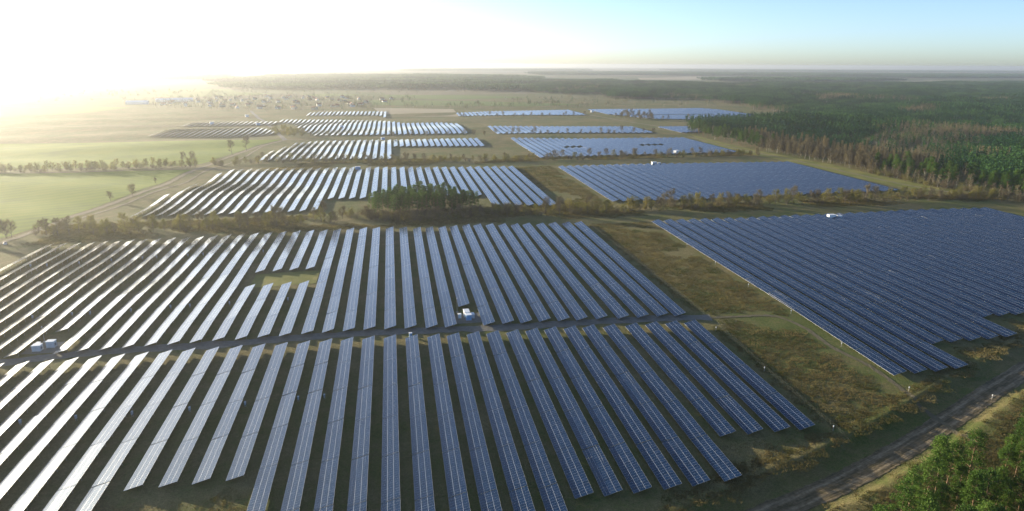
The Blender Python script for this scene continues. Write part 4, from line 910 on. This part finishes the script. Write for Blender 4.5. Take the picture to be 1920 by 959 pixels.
for j, p in enumerate(poisson(D['village'], 26, 72, 70, 9000)):
    i = j % 5; root = obj('house', None, None, (p[0], p[1], h1(*p)), (0, 0, random.choice((.3, 1.87, .9, 2.4)) + random.gauss(0, .1)), (.85,) * 3)
    tag(root, f'small {HN[i][0]} house with {HN[i][1]} roof in the far hazy village', 'house', f'{HN[i][0]} houses with {HN[i][1]} roofs in the far village')
    for nm, me in zip(('wall', 'roof', 'window', 'chimney'), HV[i]): obj(nm, me, root)
hl = ['long white roofed hall at the left end of the village', 'white roofed hall far left below the bright sky', 'second white roofed hall beside the long one at the village end']
for s, l, w in zip(D['halls'], hl, (75, 50, 45)):
    root = obj('hall', None, None, (s[0], s[1], h1(*s)), (0, 0, .15)); tag(root, l, 'hall')
    for nm, me in zip(('wall', 'roof'), house_parts(w, 24, 5.5, 3.2, M['plaster'][1], M['white'])): obj(nm, me, root)

# ------------------------------------------------------------------ air, sky, sun, camera
hz, nt, b = mat('haze_air'); nt.nodes.remove(b)
pv_ = nt.nodes.new('ShaderNodeVolumePrincipled'); pv_.inputs['Color'].default_value = (.89, .92, .95, 1); pv_.inputs['Density'].default_value = HAZE; pv_.inputs['Anisotropy'].default_value = HAZE_G
nt.links.new(pv_.outputs[0], nt.nodes['Material Output'].inputs['Volume'])
e = FAR + 800
tag(obj('haze', mkmesh('haze', [box(-e, e, -e, e, float(gz.min()) - 1.2, 108.)], [hz])), 'pale sunlit haze over the plain', 'haze', kind='stuff')

SUN_AZ, SUN_EL = 46., 8.3                                   # degrees left of the row direction, above the horizon
sv = Vector((-math.sin(R(SUN_AZ)) * math.cos(R(SUN_EL)), math.cos(R(SUN_AZ)) * math.cos(R(SUN_EL)), math.sin(R(SUN_EL))))
L = bpy.data.lights.new('sun', 'SUN'); L.energy = SUN_E; L.angle = R(.53); L.color = (1., .85, .60)
lo = bpy.data.objects.new('sun', L); C.objects.link(lo); lo.rotation_euler = sv.to_track_quat('Z', 'Y').to_euler(); lo.location = (-200, 200, 300)
w = bpy.data.worlds.new('World'); scene.world = w; w.use_nodes = True; nt = w.node_tree; bg = nt.nodes['Background']
sky = nt.nodes.new('ShaderNodeTexSky'); sky.sky_type = 'NISHITA'; sky.sun_disc = False; sky.sun_elevation = R(SUN_EL); sky.sun_rotation = R(-SUN_AZ)
sky.altitude = 100; sky.air_density = .50; sky.dust_density = SKY_DUST; sky.ozone_density = 1.5
nt.links.new(sky.outputs[0], bg.inputs[0]); bg.inputs[1].default_value = SKY_E

cam = bpy.data.cameras.new('camera'); co = bpy.data.objects.new('camera', cam); C.objects.link(co)
PIT, YAW, ROLL = R(15.662), R(9.868), R(.3)
fw = Vector((math.sin(YAW) * math.cos(PIT), math.cos(YAW) * math.cos(PIT), -math.sin(PIT))); rt = Vector((math.cos(YAW), -math.sin(YAW), 0)); up = rt.cross(fw)
r2 = rt * math.cos(ROLL) + up * math.sin(ROLL); u2 = up * math.cos(ROLL) - rt * math.sin(ROLL)
m4 = Matrix((r2, u2, -fw)).transposed().to_4x4(); m4.translation = (0, 0, 100.); co.matrix_world = m4
cam.sensor_fit = 'HORIZONTAL'; cam.sensor_width = 36; cam.lens = 36 * 1280 / 1920; cam.clip_start = .5; cam.clip_end = 60000
scene.camera = co
scene.view_settings.view_transform = 'Standard'; scene.view_settings.look = 'None'; scene.view_settings.gamma = 1; scene.view_settings.use_curve_mapping = False
scene.view_settings.exposure = EXPO
scene.render.engine = 'CYCLES'
cy_ = scene.cycles; cy_.use_denoising = True; cy_.denoiser = 'OPENIMAGEDENOISE'
cy_.max_bounces = 6; cy_.diffuse_bounces = 2; cy_.glossy_bounces = 3; cy_.transmission_bounces = 2; cy_.volume_bounces = 0; cy_.transparent_max_bounces = 4
cy_.sample_clamp_indirect = 6; cy_.caustics_reflective = False; cy_.caustics_refractive = False
scene.render.use_persistent_data = False
